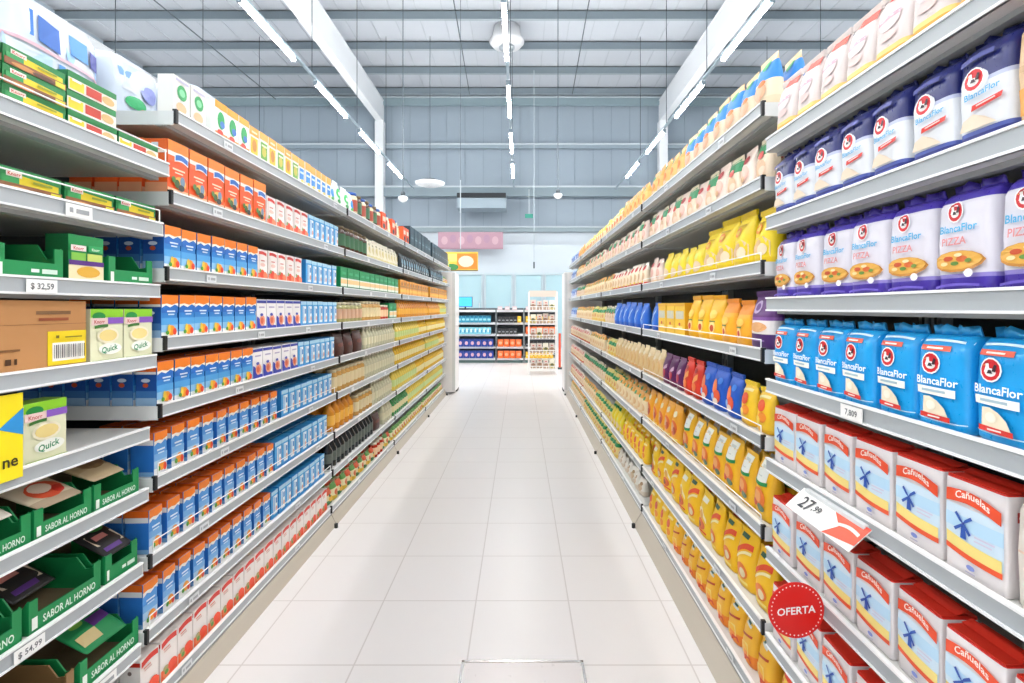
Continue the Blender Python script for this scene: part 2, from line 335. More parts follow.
# -- right side, pasta bays
def seal(c):
    def f(w, h, d):
        mb = MB(); mb.box(-w * .49, -.0035, h * .93, w * .49, .0035, h * 1.03, c)
        for i in range(6): mb.box(-w * .49, -.0042, h * (.945 + .014 * i), w * .49, .0042, h * (.95 + .014 * i), c)
        return [('top_seal', mb)]
    return f
bag('yellow_pasta', 'pasta_bag', 'yellow bag showing pale pasta', .112, .155, .07, [(.12, '#e6c313'), (1, '#ecd01c')],
    [('p', [(.06, .12), (.94, .12), (.94, .4), (.75, .5), (.3, .5), (.06, .4)], '#e3c9a2'), ('e', .35, .3, .18, .1, '#d9b384'), ('e', .68, .27, .2, .11, '#e9d6b8'), ('e', .5, .4, .16, .06, '#cfa878'), ('e', .45, .66, .17, .09, '#e58a1e'), ('e', .45, .66, .1, .04, '#e3c23a'), ('r', .3, .76, .8, .79, '#c9a512')], parts=seal('#e4c814'), gap=.008)
bag('yellow_small', 'pasta_bag', 'small yellow pasta bag', .085, .12, .055, [(.14, '#e3c01a'), (1, '#e9d02a')], [('e', .5, .3, .4, .17, '#dfc7a6'), ('e', .5, .62, .2, .1, '#d9dd62')], gap=.008)
bag('cream_red', 'pasta_bag', 'cream and red pasta bag', .085, .12, .05, [(.15, '#c8402c'), (.68, '#ecd9bd'), (1, '#f0e6d6')], [('e', .5, .4, .34, .17, '#d8b48a'), ('e', .5, .78, .28, .12, '#d63224'), ('e', .5, .17, .2, .05, '#e8c83a')], gap=.006)
bag('cream_orange', 'pasta_bag', 'cream and orange pasta bag', .09, .12, .05, [(.15, '#e9c89a'), (.7, '#ecd7b0'), (1, '#efae52')], [('e', .5, .38, .34, .17, '#dcb27c'), ('e', .5, .78, .2, .09, '#3f9a58')], gap=.006)
bag('cream_green', 'rice_bag', 'green-topped cream bag', .085, .125, .05, [(.14, '#e4cfb4'), (.58, '#ead6bd'), (.84, '#2f9560'), (1, '#dccdb2')], [('e', .46, .32, .36, .18, '#d3ae88'), ('e', .64, .24, .2, .1, '#e6c8b0'), ('p', [(.1, .62), (.9, .7), (.9, .92), (.1, .88)], '#1c8e54'), ('e', .5, .6, .2, .09, '#cf3429'), ('r', .2, .1, .8, .13, '#d9c24a')], gap=.006)
bag('cream_pink', 'rice_bag', 'pink-printed cream bag', .085, .12, .05, [(.14, '#e0c3a0'), (.62, '#eed9cc'), (1, '#e9d3c6')], [('e', .5, .4, .33, .2, '#e2b3a2'), ('e', .5, .74, .25, .1, '#b33a3a'), ('e', .4, .28, .2, .08, '#d6a878')], gap=.006)
bag('blue_cream', 'noodle_bag', 'blue-badged cream bag', .09, .14, .055, [(.2, '#dcc8a8'), (.52, '#e2d2b6'), (.86, '#2c86d2'), (1, '#e6bd8c')], [('p', [(.12, .7), (.6, .74), (.6, .84), (.12, .82)], '#8fc4ec'), ('e', .62, .82, .2, .1, '#2fa66a'), ('e', .5, .34, .32, .16, '#dba884'), ('e', .6, .48, .18, .06, '#e0762c')], gap=.006)
bag('orange_green_bag', 'noodle_bag', 'leaf-print orange bag', .09, .13, .055, [(.25, '#ecd0a8'), (.62, '#f0b266'), (1, '#f2a24c')], [('e', .5, .76, .2, .1, '#239a54'), ('e', .5, .45, .3, .13, '#ef8426'), ('e', .5, .2, .3, .1, '#e3bd94')], gap=.006)
bag('tan_yellow', 'noodle_bag', 'yellow and cream noodle bag', .09, .12, .055, [(.25, '#e0c9a0'), (.62, '#ecd9ae'), (1, '#f3cf4e')], [('e', .5, .4, .3, .16, '#d8702c'), ('e', .5, .78, .22, .08, '#e8e4cc')], gap=.006)
bag('blue_far', 'noodle_bag', 'blue and white noodle bag', .09, .115, .05, [(.3, '#cfd6e6'), (.7, '#3f74c4'), (1, '#8fb3e0')], [('e', .5, .45, .3, .18, '#e6eaf2'), ('e', .5, .7, .2, .07, '#6a3f92')], gap=.006)
bag('purple', 'pasta_bag', 'purple bag with white band', .115, .145, .06, [(.26, '#4a2268'), (.5, '#ece3df'), (.56, '#7b4a92'), (1, '#5b2a70')], [('e', .5, .38, .36, .09, '#dba26a'), ('e', .38, .74, .17, .12, '#b9a3c9'), ('e', .4, .74, .1, .07, '#6c3d88'), ('r', .2, .13, .8, .16, '#8d6ba8')], parts=seal('#4e2466'))
bag('orange_bag', 'pasta_bag', 'orange pasta bag with red spot', .098, .13, .06, [(.14, '#e8a428'), (.7, '#f0a922'), (1, '#ee9220')], [('e', .5, .27, .17, .12, '#f7d58a'), ('e', .5, .26, .11, .08, '#c9331e'), ('e', .5, .52, .26, .09, '#f6c451'), ('r', .32, .39, .68, .42, '#5c7a3a')], parts=seal('#e8941f'))
bag('yellow_tall', 'pasta_bag', 'tall yellow bag with red spot', .1, .15, .06, [(.14, '#efb420'), (1, '#f5bd22')], [('e', .5, .3, .2, .13, '#f9dc90'), ('e', .5, .28, .13, .08, '#c2481e'), ('r', .3, .42, .7, .45, '#6c7a3a'), ('e', .5, .6, .3, .1, '#f8d260')], parts=seal('#eeb01e'))
carton('yellow_carton', 'pasta_box', 'yellow box with grey picture', .115, .125, .05, '#efc02c', [('r', .1, .5, .9, .75, '#c9c6b4'), ('r', .2, .2, .8, .28, '#f6dc84'), ('e', .5, .34, .1, .05, '#c94a24'), ('r', 0, .9, 1, 1, '#e3ab1e')], top='#d9a520', side='#d9a31e')
bag('blue_bag', 'pasta_bag', 'bright blue pasta bag', .12, .14, .055, [(.15, '#1c57b8'), (1, '#1f66cc')], [('b', .2, .8, .3, .4, 0, .06, '#a9c9ee'), ('e', .5, .26, .2, .08, '#4f8fe0')], gap=.02)
bag('yel_red', 'snack_bag', 'yellow snack bag with red print', .085, .12, .05, [(.1, '#efb81c'), (1, '#f3c62a')], [('e', .45, .62, .26, .14, '#e0552a'), ('e', .6, .36, .22, .12, '#e88a2c'), ('e', .35, .28, .16, .1, '#f6dc62'), ('b', .15, .85, .8, .04, .02, .03, '#f7e6a0')], parts=seal('#f0d02e'), gap=.008)
bag('blue_orange_bag', 'snack_bag', 'blue snack bag with orange picture', .1, .135, .06, [(1, '#1b58c0')], [('e', .36, .55, .2, .17, '#e87a4a'), ('e', .58, .32, .22, .16, '#e6552e'), ('e', .5, .2, .2, .08, '#e9d6c4'), ('e', .7, .7, .14, .08, '#3c84de'), ('e', .3, .3, .12, .08, '#8fc0ee')], parts=seal('#1c54b4'))
bag('red_bag', 'snack_bag', 'red snack bag', .088, .135, .055, [(.2, '#d33c22'), (1, '#dc3a26')], [('b', .2, .8, .3, .3, .05, .08, '#f0a05a'), ('e', .5, .3, .24, .12, '#f07a3a'), ('e', .5, .75, .2, .07, '#a81e1e')], parts=seal('#cf3220'))
bag('purple_red', 'snack_bag', 'purple and red snack bag', .088, .13, .055, [(.2, '#7a2350'), (1, '#5c1e58')], [('b', .2, .8, .3, .3, .05, .07, '#c9a6bd'), ('e', .5, .35, .24, .14, '#b0324a')], gap=.006)
bag('beige_rice', 'rice_bag', 'beige clear bag of rice', .085, .135, .055, [(.12, '#d9b483'), (.7, '#dfc08c'), (1, '#e6d0a4')], [('e', .5, .4, .3, .22, '#d6ab6c'), ('e', .5, .72, .22, .07, '#efe2c4'), ('r', .1, .1, .9, .14, '#e2a04a')], gap=.005)
bag('green_yellow', 'rice_bag', 'yellow bag with green band', .085, .12, .055, [(.2, '#e3c05a'), (.6, '#e6d08c'), (.8, '#1f8f52'), (1, '#d8c86a')], [('e', .5, .4, .3, .14, '#d68a3a')], gap=.005)
bag('noodle_yellow', 'noodle_packet', 'white-badged yellow packet', .092, .16, .06, [(.1, '#ecb81e'), (1, '#f0b824')], [('r', .22, .6, .78, .92, '#e9ece6'), ('r', .34, .68, .66, .86, '#c9d0cc'), ('b', .16, .84, .6, 0, -.03, .03, '#1d8a48'), ('e', .5, .34, .34, .17, '#e0752a'), ('e', .44, .36, .2, .1, '#e9a05c'), ('e', .62, .2, .2, .06, '#5c7a62'), ('e', .3, .24, .12, .06, '#c9442a')], gap=.006)
bag('noodle_orange', 'noodle_packet', 'orange food packet', .092, .155, .06, [(.1, '#f0bd2c'), (1, '#f2a92c')], [('e', .5, .4, .38, .2, '#de6a2a'), ('e', .4, .42, .2, .12, '#d8a878'), ('e', .66, .34, .16, .1, '#b8452a'), ('e', .5, .76, .2, .08, '#eee4bc'), ('r', .1, .1, .9, .14, '#f6de7a')], gap=.006)
bag('noodle_red', 'noodle_packet', 'red-swoosh yellow packet', .1, .165, .06, [(1, '#f2bf18')], [('b', .12, .88, .56, .2, .06, .05, '#e4502a'), ('b', .15, .85, .46, .2, .05, .025, '#f6e8b0'), ('e', .5, .3, .3, .13, '#e0762a'), ('e', .56, .28, .16, .08, '#d8c8a0'), ('r', .18, .84, .56, .91, '#2c5a48'), ('r', .2, .1, .8, .15, '#f6e07a')], gap=.006, jit=7)
bag('noodle_olive', 'noodle_packet', 'pale-swirl yellow packet', .1, .16, .06, [(1, '#efc422')], [('b', .12, .88, .5, -.1, .14, .05, '#f1e4b8'), ('e', .5, .5, .2, .1, '#dba23a'), ('e', .5, .28, .32, .12, '#d9642a'), ('e', .4, .26, .14, .06, '#8a4a2a'), ('r', .3, .78, .8, .88, '#e6e6d6'), ('b', .1, .9, .12, 0, .02, .02, '#e4502a')], gap=.006, jit=7)
bag('noodle_roll', 'noodle_packet', 'red-striped orange packet', .085, .14, .06, [(.25, '#ef8a2a'), (1, '#efb62a')], [('r', .3, .74, .72, .88, '#cfd6d0'), ('r', .38, .79, .64, .83, '#2e5a56'), ('b', .1, .9, .5, .12, 0, .025, '#b8401c'), ('p', [(.2, .1), (.8, .2), (.7, .42), (.25, .36)], '#f1d36a'), ('p', [(.5, .06), (.9, .1), (.85, .2), (.55, .18)], '#d9482a')], gap=.006, jit=7)
bag('red_packet', 'noodle_packet', 'red packet with yellow panel', .12, .15, .06, [(1, '#e2381c')], [('r', .08, .1, .6, .7, '#f1c340'), ('e', .34, .45, .2, .12, '#e6ead8'), ('r', .2, .4, .5, .43, '#3f5a4a'), ('b', .6, .95, .2, .5, .05, .05, '#f3e8e2'), ('e', .34, .2, .2, .08, '#a8642a')], parts=seal('#d8321a'), gap=.006)
bag('white_roll', 'rice_bag', 'crumpled white and tan bag', .085, .09, .055, [(.3, '#ddd0be'), (1, '#e9e4da')], [('e', .5, .45, .3, .2, '#cbb295'), ('e', .6, .7, .2, .1, '#a88a68')], gap=.01, jit=14, wr=.08)

# -- near right flour packs
def fin(c, hh=.016):
    def f(w, h, d):
        mb = MB(); n = 9; vs = []
        for i in range(n + 1):
            x = -w * .46 + w * .92 * i / n
            y = .006 * math.sin(i * 1.9) - .004
            for z, yy in ((h * .985, y * .4), (h * .985 + hh, y), (h * .985 + hh * .9, y + .004), (h * .985, y * .4 + .004)): vs.append((x, yy, z + .003 * math.sin(i * 2.7)))
        fs = []
        for i in range(n):
            for k in range(4): fs.append((4 * i + k, 4 * i + (k + 1) % 4, 4 * i + 4 + (k + 1) % 4, 4 * i + 4 + k))
        fs += [(3, 2, 1, 0), (4 * n, 4 * n + 1, 4 * n + 2, 4 * n + 3)]
        mb.add(vs, fs, c, True); return [('top_fold', mb)]
    return f
w, h = .086, .137
bag('flour_blue', 'flour_bag', 'sky-blue flour bag with hen emblem', w, .135, .062, [(1, ('#1c9de0', .3))],
    [('b', .02, .98, .93, 0, .02, .012, '#d9effa'), ('b', .03, .97, .10, -.005, -.012, .006, '#bfe2f5'), ('b', .12, .72, .865, 0, 0, .028, '#e2563a'), ('r', .26, .856, .58, .874, '#ffe9df')] + hen(.36, .70, .0155, w, h) +
    [('t', 'BlancaFlor', .51, .475, .085, '#f7fbfd', .78), ('b', .14, .86, .41, -.01, 0, .042, '#f3f4ea'), ('r', .24, .395, .7, .42, '#a9c2cd'),
     ('p', [(.24, .12), (.76, .12), (.68, .24), (.55, .31), (.4, .345), (.27, .34)], '#f0e3c9'), ('e', .42, .25, .1, .05, '#f7efdc'), ('b', .2, .78, .14, -.015, 0, .026, '#d5342c'), ('r', .36, .126, .6, .142, '#f7e3dc')],
    prof=FULL, n=5, gap=.004, jit=3, wr=.016, parts=fin(('#2fa3e0', .3)), nseg=28)
bag('flour_navy', 'flour_bag', 'navy flour bag with white label', .082, .141, .06, [(.12, ('#26307e', .3)), (.16, '#4a5aa6'), (.60, '#dcdfe4'), (.64, '#b9c0da'), (1, ('#232a6c', .3))],
    [('e', .36, .63, .26, .12, '#dcdfe4')] + hen(.36, .655, .0155, .082, .141) +
    [('t', 'BlancaFlor', .54, .475, .06, '#3aa2d4', .76, .05), ('p', [(.36, .34), (.86, .385), (.88, .435), (.38, .395)], '#d93a30'), ('p', [(.46, .372), (.78, .396), (.78, .41), (.46, .386)], '#f7d9d4'),
     ('p', [(.12, .17), (.8, .17), (.62, .25), (.4, .31), (.2, .27)], '#ecd9c2'), ('b', .1, .9, .06, .01, 0, .012, '#3d4aa0'), ('b', .15, .75, .83, .02, .02, .025, '#4a4f96')],
    prof=FULL, n=4.5, gap=.004, jit=3, wr=.018, parts=fin(('#1f2663', .3), .013), nseg=28)
bag('flour_pizza', 'flour_bag', 'white and purple pizza flour bag', .092, .145, .062, [(.15, ('#4a36a4', .3)), (.19, '#8f83c9'), (.90, '#dbd8e2'), (1, ('#4434a0', .3))],
    hen(.42, .80, .0145, .092, .145) +
    [('t', 'BlancaFlor', .5, .60, .075, '#35a9d8', .86), ('t', 'PIZZA', .44, .475, .075, '#d98a8a', .6), ('e', .5, .31, .45, .105, '#c98a3e'), ('e', .5, .32, .42, .09, '#e0aa4c'), ('e', .36, .34, .09, .025, '#c9522c'), ('e', .6, .33, .1, .03, '#d8682f'),
     ('e', .48, .29, .07, .02, '#5d8a3c'), ('e', .72, .31, .06, .02, '#6d8f3f'), ('e', .3, .29, .07, .02, '#efd9a0'), ('e', .55, .37, .07, .018, '#f0dcae'), ('e', .74, .19, .075, .04, '#f2f0f5'), ('b', .1, .9, .06, .01, .02, .012, '#6c5abf')],
    prof=FULL, n=5, gap=.004, jit=4, wr=.018, parts=fin(('#4b3aa6', .3)), nseg=28)
def flap(c):
    def f(w, h, d):
        mb = MB(); t = h
        mb.box(-w * .475, -d * .455, t + .0005, w * .475, d * .455, t + .002, c)
        mb.poly([(-w * .48, -d * .10, t + .0035), (w * .48, -d * .10, t + .0035), (w * .48, d * .2, t + .008), (-w * .48, d * .2, t + .008)], c)
        mb.poly([(-w * .48, d * .2, t + .008), (w * .48, d * .2, t + .008), (w * .48, d * .24, t + .0032), (-w * .48, d * .24, t + .0032)], c)
        return [('top_flap', mb)]
    return f
def mill_art(w, h):
    return ([('r', .03, .24, .97, .72, '#cfe3f2'), ('r', .03, .48, .97, .62, '#b9dcf3'), ('b', .05, .95, .35, -.07, -.02, .065, '#f2dc84'),
             ('b', .04, .96, .26, -.06, -.02, .028, '#e8572f'), ('b', .05, .95, .80, -.05, .055, .066, '#e8502c'), ('t', 'Cañuelas', .5, .775, .078, '#fbeee6', .78, -.05, .05)]
            + windmill(.36, .55, .0165, w, h) + [('r', .56, .46, .88, .475, '#d2cbe0'), ('r', .56, .42, .84, .435, '#d2cbe0'), ('e', .5, .13, .07, .028, '#7f8fd0'), ('r', .42, .07, .58, .085, '#b9b4c8')])
def mill(p):
    w, h, d = p['w'], p['h'], p['d']
    mb = MB(); P = soft(mb, w, h, d, BRICK, 16, [(.985, '#e4dedf'), (1, ('#d42a1e', .4))], 36, .004, 3)
    art(mb, P, w, h, mill_art(w, h), off=.0009)
    for Q, dd in ((right_of(w * 1.015, h, d), d), (left_of(w * 1.015, h, d), d)):
        art(mb, Q, dd, h, [('r', .2, .2, .8, .8, '#dcd0d4'), ('r', .22, .74, .78, .84, '#b8403a'), ('t', 'Cañuelas', .5, .765, .045, '#f1dcd8', .5), ('r', .3, .3, .7, .62, '#d0c2ca')])
    return [('paper_pack', mb)] + flap(('#d6301f', .4))(w, h, d)
kind('flour_mill', 'flour_pack', 'white red-topped windmill flour pack', 'pack', .089, .130, .056, mill, .011, 2.5)
bag('white_top', 'sugar_bag', 'white bag with orange foot', .08, .128, .05, [(.16, '#eea02f'), (.22, '#f2cf7a'), (1, '#d8cdca')],
    [('p', [(.0, .2), (.5, .24), (1, .42), (1, .2)], '#f2d98a'), ('e', .5, .55, .3, .12, '#ecd9d9'), ('b', .2, .8, .58, .02, .01, .03, '#cfa6b4'), ('e', .5, .36, .25, .06, '#e9c9c4'), ('p', [(.3, .86), (.96, .8), (.96, .93), (.4, .96)], '#e2452f'), ('r', .1, .03, .9, .05, '#e8862c')],
    prof=PILLOW, n=3.4, gap=.004, jit=3, parts=seal('#efe4df'), nseg=24)
bag('tan_bag', 'flour_bag', 'tan bag with orange photo panel', .09, .14, .06, [(.1, '#c9a06a'), (.9, '#d9b78e'), (1, '#e0452c')],
    [('r', .06, .12, .94, .36, '#e6a04a'), ('e', .5, .24, .3, .08, '#f0bd72'), ('r', .1, .5, .9, .56, '#c7a37c'), ('b', .1, .9, .93, .04, 0, .03, '#e0553a')], prof=FULL, n=5, parts=fin('#d8b48c'))
bag('cream_plain', 'flour_bag', 'cream flour bag with grey lettering', .09, .142, .06, [(1, '#e0d8ce')],
    [('t', 'Pureza', .5, .72, .09, '#8a8680', .84), ('r', .1, .5, .9, .52, '#e6c9b4'), ('p', [(.0, .06), (1, .1), (1, .2), (.4, .18), (0, .3)], '#efc98a'), ('e', .5, .38, .3, .06, '#f1e3d2')], prof=FULL, n=5, parts=fin('#e8e0d6'))
bag('white_orange', 'flour_bag', 'white flour bag with orange header', .09, .13, .06, [(.75, '#efece6'), (.92, '#ee7a3c'), (1, '#e9dfd8')],
    [('t', 'Pureza', .5, .6, .08, '#b9a08c', .8), ('r', .1, .12, .9, .3, '#f1c9a2')], prof=FULL, n=5, parts=fin('#e8e0d6'))

# -- near left soups
carton('soup_flat', 'soup_box', 'flat green and yellow soup box', .118, .042, .085, '#1a8a46',
       [('r', 0, .62, 1, 1, '#15803f'), ('p', [(.3, .34), (.95, .3), (.95, .64), (.3, .74)], '#e3cc22'), ('r', .04, .34, .3, .66, '#2f9a52'), ('r', .1, .62, .34, .86, '#f0e6dc'), ('t', 'Knorr', .22, .66, .16, '#c9322a', .2), ('r', .0, 0, 1, .36, '#8a5530'), ('e', .3, .14, .2, .12, '#c98a4a'), ('e', .62, .12, .2, .12, '#5b3a28'), ('r', .8, .02, .97, .3, '#d8cf3a'), ('r', .5, .5, .82, .6, '#8f9a24')],
       top='#138a48', side='#126f3a', gap=.004)
carton('soup_flat_red', 'soup_box', 'flat green soup box, red picture', .118, .036, .085, '#1a8a46',
       [('r', 0, .7, 1, 1, '#15803f'), ('r', 0, 0, 1, .66, '#e3dfd2'), ('r', .02, .08, .3, .6, '#e4cf2a'), ('r', .34, .1, .66, .6, '#c23a26'), ('e', .8, .34, .14, .24, '#cfae74'), ('r', .06, .5, .24, .64, '#f3efe6')],
       top='#149a52', side='#126f3a', gap=.004)
carton('soup_upright', 'soup_box', 'upright green and purple soup box', .084, .094, .045, '#14904c',
       [('r', 0, 0, 1, .36, '#e6d9b0'), ('e', .55, .22, .34, .12, '#d8a63a'), ('r', 0, .36, 1, .46, '#5a2f86'), ('r', .06, .46, .46, .62, '#7fc04a'), ('r', .5, .46, .94, .62, '#c3d36a'), ('r', .04, .66, .46, .78, '#efe4e0'), ('t', 'Knorr', .25, .68, .075, '#c9322a', .36), ('r', .52, .66, .94, .8, '#2aa560'), ('t', 'Knorr', .73, .69, .06, '#e4f0df', .36)],
       top='#0f7a40', side='#0e6638')
carton('quick_box', 'soup_box', 'cream and lime instant soup box', .087, .114, .045, '#e5e6c4',
       [('r', 0, .84, 1, 1, '#8ccf2e'), ('e', .24, .86, .2, .08, '#158a3e'), ('r', .02, .70, .5, .83, '#efd2cf'), ('t', 'Knorr', .25, .73, .07, '#c0504a', .36), ('r', .5, .72, 1, .84, '#8a5cc0'), ('b', .1, .5, .66, .03, .01, .025, '#3a7a34'), ('e', .5, .5, .34, .15, '#f2ebcf'), ('e', .5, .5, .28, .11, '#ecd68c'),
        ('e', .56, .25, .36, .11, '#f0f3ea'), ('t', 'Quick', .54, .2, .11, '#1c8a58', .56, .12), ('r', 0, 0, 1, .05, '#a3b86a')],
       top='#7fbf2a', side='#cfcfae', gap=.004)

# ------------------------------------------------------------------ placing products
ORD = ['', 'first', 'second', 'third', 'fourth', 'fifth', 'sixth', 'seventh', 'eighth', 'ninth', 'tenth', 'eleventh', 'twelfth']
def ordn(n):
    if n < len(ORD): return ORD[n]
    return '%d%s' % (n, {1: 'st', 2: 'nd', 3: 'rd'}.get(n % 10 if n % 100 not in (11, 12, 13) else 0, 'th'))
def make(key):
    p = PT[key]
    if p['proto'] is None:
        parts = p['fn'](p)
        if len(parts) == 1: p['proto'] = [(None, parts[0][1].mesh(p['name']))]
        else: p['proto'] = [(n, mb.mesh(n)) for n, mb in parts]
    if p['proto'][0][0] is None:
        o = bpy.data.objects.new(p['name'], p['proto'][0][1]); COL.objects.link(o)
    else:
        if 'first' not in p:
            o = empty(p['name'])
            p['first'] = o; p['kids'] = []
            for n, me in p['proto']:
                c = bpy.data.objects.new(n, me); COL.objects.link(c); c.parent = o; p['kids'].append(c)
        else:
            o = p['first'].copy(); COL.objects.link(o)
            for k in p['kids']:
                c = k.copy(); COL.objects.link(c); c.parent = o
    return o
def put(key, loc, rz, label, group=None, sc=1.0, tilt=0, ry=0):
    p = PT[key]; o = make(key); o.location = loc; o.rotation_euler = (tilt, ry, rz); o.scale = (sc, sc, sc)
    for k in ('label', 'category', 'group'):
        if k in o: del o[k]
    tag(o, label, p['cat'], group); return o

# shelf geometry: lip centre heights and lip distance from the camera axis, from the photograph
BAY = 1.25
def zl(ys): return [EYE - (y - 308) * BAY / F for y in ys]
LV = {('L', 0): zl([171, 230, 291, 360, 432, 492, 566, 646, 715]), ('L', 1): zl([115, 196, 273, 343, 411.5, 484, 563, 639, 712]),
      ('R', 0): zl([147, 224, 304, 384, 462, 550, 635, 708]), ('R', 1): zl([106.5, 181, 266.5, 355, 442.5, 533, 629, 708])}
XL1 = [(520 - x) * BAY / F for x in (174, 169, 165, 163, 158, 153, 148, 144.5, 142)]
XL0 = [(520 - x) * BAY / F for x in (172, 166, 163, 159.5, 152.5, 151.5, 146, 144, 142)]
XR = 244 * BAY / F
def levels(side, b): return LV[(side, min(b, 1))]
def lipx(side, b, l):
    if side == 'R': return XR
    return XL0[l] if b == 0 else XL1[l]
LIPH = .034
def deck(side, b, l): return levels(side, b)[l] + .010
BACKX = {'L': 1.34, 'R': 1.03}
BAYN = ['near', 'second', 'third', 'fourth', 'fifth']
SIDEN = {'L': 'left', 'R': 'right'}
def shelfname(side, b, l):
    n = len(levels(side, b))
    if l == 0: return 'top shelf'
    if l == n - 1: return 'bottom shelf'
    return ordn(l + 1) + ' shelf down'
CNT = {}
def tell(key, side, b, l, r):
    p = PT[key]; k = (p['look'], side, b, l, r); CNT[k] = CNT.get(k, 0) + 1; n = CNT[k]
    end = 'far' if b == 0 else 'near'
    if r == 0: pos = '%s from %s end' % (ordn(n), end)
    else: pos = '%s of row %s' % (ordn(n), ['', 'two', 'three', 'four', 'five', 'six'][r])
    return '%s, %s, %s, %s %s bay' % (p['look'], pos, shelfname(side, b, l), BAYN[b], SIDEN[side])
def put_on(key, side, b, l, dc, setback=.012, r=0, jit=None, dz=0, sc=1.0, tilt=0):
    p = PT[key]; X = lipx(side, b, l)
    j = p['jit'] if jit is None else jit
    front = X + setback + r * (p['d'] + .006); xc = front + p['d'] / 2 + .002 * random.random()
    s = -1 if side == 'L' else 1
    rz = R(90) if side == 'L' else R(-90)
    if dz == 0: sc = min(sc, room_above(side, b, l) / tallness(key))
    return put(key, (s * xc, dc, deck(side, b, l) + .0008 + dz), rz + R(random.uniform(-j, j)), tell(key, side, b, l, r),
               '%ss on the %s of the %s %s bay' % (p['name'].replace('_', ' '), shelfname(side, b, l), BAYN[b], SIDEN[side]), sc, tilt)
def d_of(side, b, l, x): return lipx(side, b, l) * F / abs(x - 520)
def row(side, b, l, segs, rows=1, deep=0, start=None, setback=.012, skip=0.0):
    """segs: [(key or tuple of keys, x pixel or distance where that run ends)], filled from the bay's near end outwards"""
    lo, hi = b * BAY + .012, (b + 1) * BAY - .012
    d = max(lo, start or lo); col = 0
    for keys, end in segs:
        if isinstance(keys, str): keys = (keys,)
        e = min(hi, end if end < 20 else d_of(side, b, l, end))
        i = 0
        while True:
            key = keys[i % len(keys)] if len(keys) < 4 else random.choice(keys)
            p = PT[key]; pw = p['w'] + p['gap']
            if d + p['w'] > e + p['w'] * .35 or d + p['w'] > hi + .004: break
            n = max(rows, deep if col < 2 else 0)
            for r in range(n):
                if X_fits(side, b, l, p, setback, r) and not (r == 0 and random.random() < skip):
                    put_on(key, side, b, l, d + pw / 2, setback + .0006 * p['jit'], r, sc=random.uniform(.975, 1.0) if p['jit'] < 3.5 else random.uniform(.9, 1.0))
            d += pw; i += 1; col += 1
        d = max(d, e) if d < e - .03 else d
def room_above(side, b, l):
    lv = levels(side, b)
    return 9 if l == 0 else lv[l - 1] - .025 - (lv[l] + .012)
def tallness(key):
    p = PT[key]
    if 'tall' not in p: p['tall'] = max(v[2] for n, mb in p['fn'](p) for v in mb.v)
    return p['tall']
def X_fits(side, b, l, p, sb, r): return lipx(side, b, l) + sb + (r + 1) * (p['d'] + .006) < BACKX[side] - .03
def row0(side, l, segs, start=1.236, stop=.2, setback=.009):
    """near bay: filled from its far end towards the camera; segs: [(key, x pixel where it ends)]"""
    d = start
    for key, end in segs:
        p = PT[key]; e = max(stop, d_of(side, 0, l, end))
        while d - p['w'] > e - p['w'] * .35 and d - p['w'] > .18:
            pw = p['w'] + p['gap']
            put_on(key, side, 0, l, d - pw / 2, setback + random.uniform(0, .006)); d -= pw
    return d

# ------------------------------------------------------------------ setting
Y0, Y1, ZC, XW = -3.0, 14.0, EYE + 5.77, 9.0
fl = MB(); fl.box(-XW, Y0, -.06, XW, Y1, 0, '#e5e0de'); o = struct('floor', fl); o.data.materials.clear(); o.data.materials.append(floor_material())
cm = MB(); cm.box(-XW, Y0, ZC + .001, XW, Y1 + .1, ZC + .08, ('#bfc4cb', .6))
for i in range(37): cm.box(-XW + .5 * i - .008, Y0, ZC - .012, -XW + .5 * i + .008, Y1, ZC + .001, ('#b3b9c0', .6))
struct('ceiling', cm)
WC = ('#9fadb9', .6)
wm = MB(); wm.box(-XW, Y1, 3.3, XW, Y1 + .1, ZC, WC)
for i in range(37): wm.box(-XW + .5 * i - .01, Y1 - .012, 3.3, -XW + .5 * i + .01, Y1, ZC, ('#95a3af', .6))
wm.box(-XW, Y1, 0, XW, Y1 + .1, 3.3, ('#cdd5dc', .5)); struct('wall_back', wm)
for s, nm in ((-1, 'wall_left'), (1, 'wall_right')):
    m = MB(); m.box(s * XW, Y0, 0, s * (XW + .1), Y1, ZC, WC); struct(nm, m)
n = 0
for i in range(15):
    n += 1; y = 13.37 - 1.15 * i
    if y < Y0: break
    m = MB(); m.box(-XW, y - .012, ZC - .19, XW, y + .012, ZC - .013, ('#7d8a92', .5)); m.box(-XW, y - .05, ZC - .2, XW, y + .012, ZC - .19, ('#98a3a9', .5)); m.box(-XW, y - .012, ZC - .025, XW, y + .05, ZC - .013, ('#7d8a92', .5))
    struct('trim_%d' % n, m)
for y, z, hgt, dep, c in ((Y1 - .16, ZC - .22, .22, .12, '#8fa3ab'), (Y1 - .12, 5.42, .12, .1, '#93a2ac'), (Y1 - .2, 4.17, .26, .18, '#8e9ea6'), (Y1 - .06, 3.2, .14, .05, '#93a3a9')):
    n += 1; m = MB(); m.box(-XW, y - dep, z - hgt / 2 if z < 6 else z - .1, XW, y, z + hgt / 2, (c, .5))
    m.box(-XW, y - dep - .03, z + hgt / 2 - .03, XW, y, z + hgt / 2 + .01, ('#c2ccd2', .5)); struct('trim_%d' % n, m)
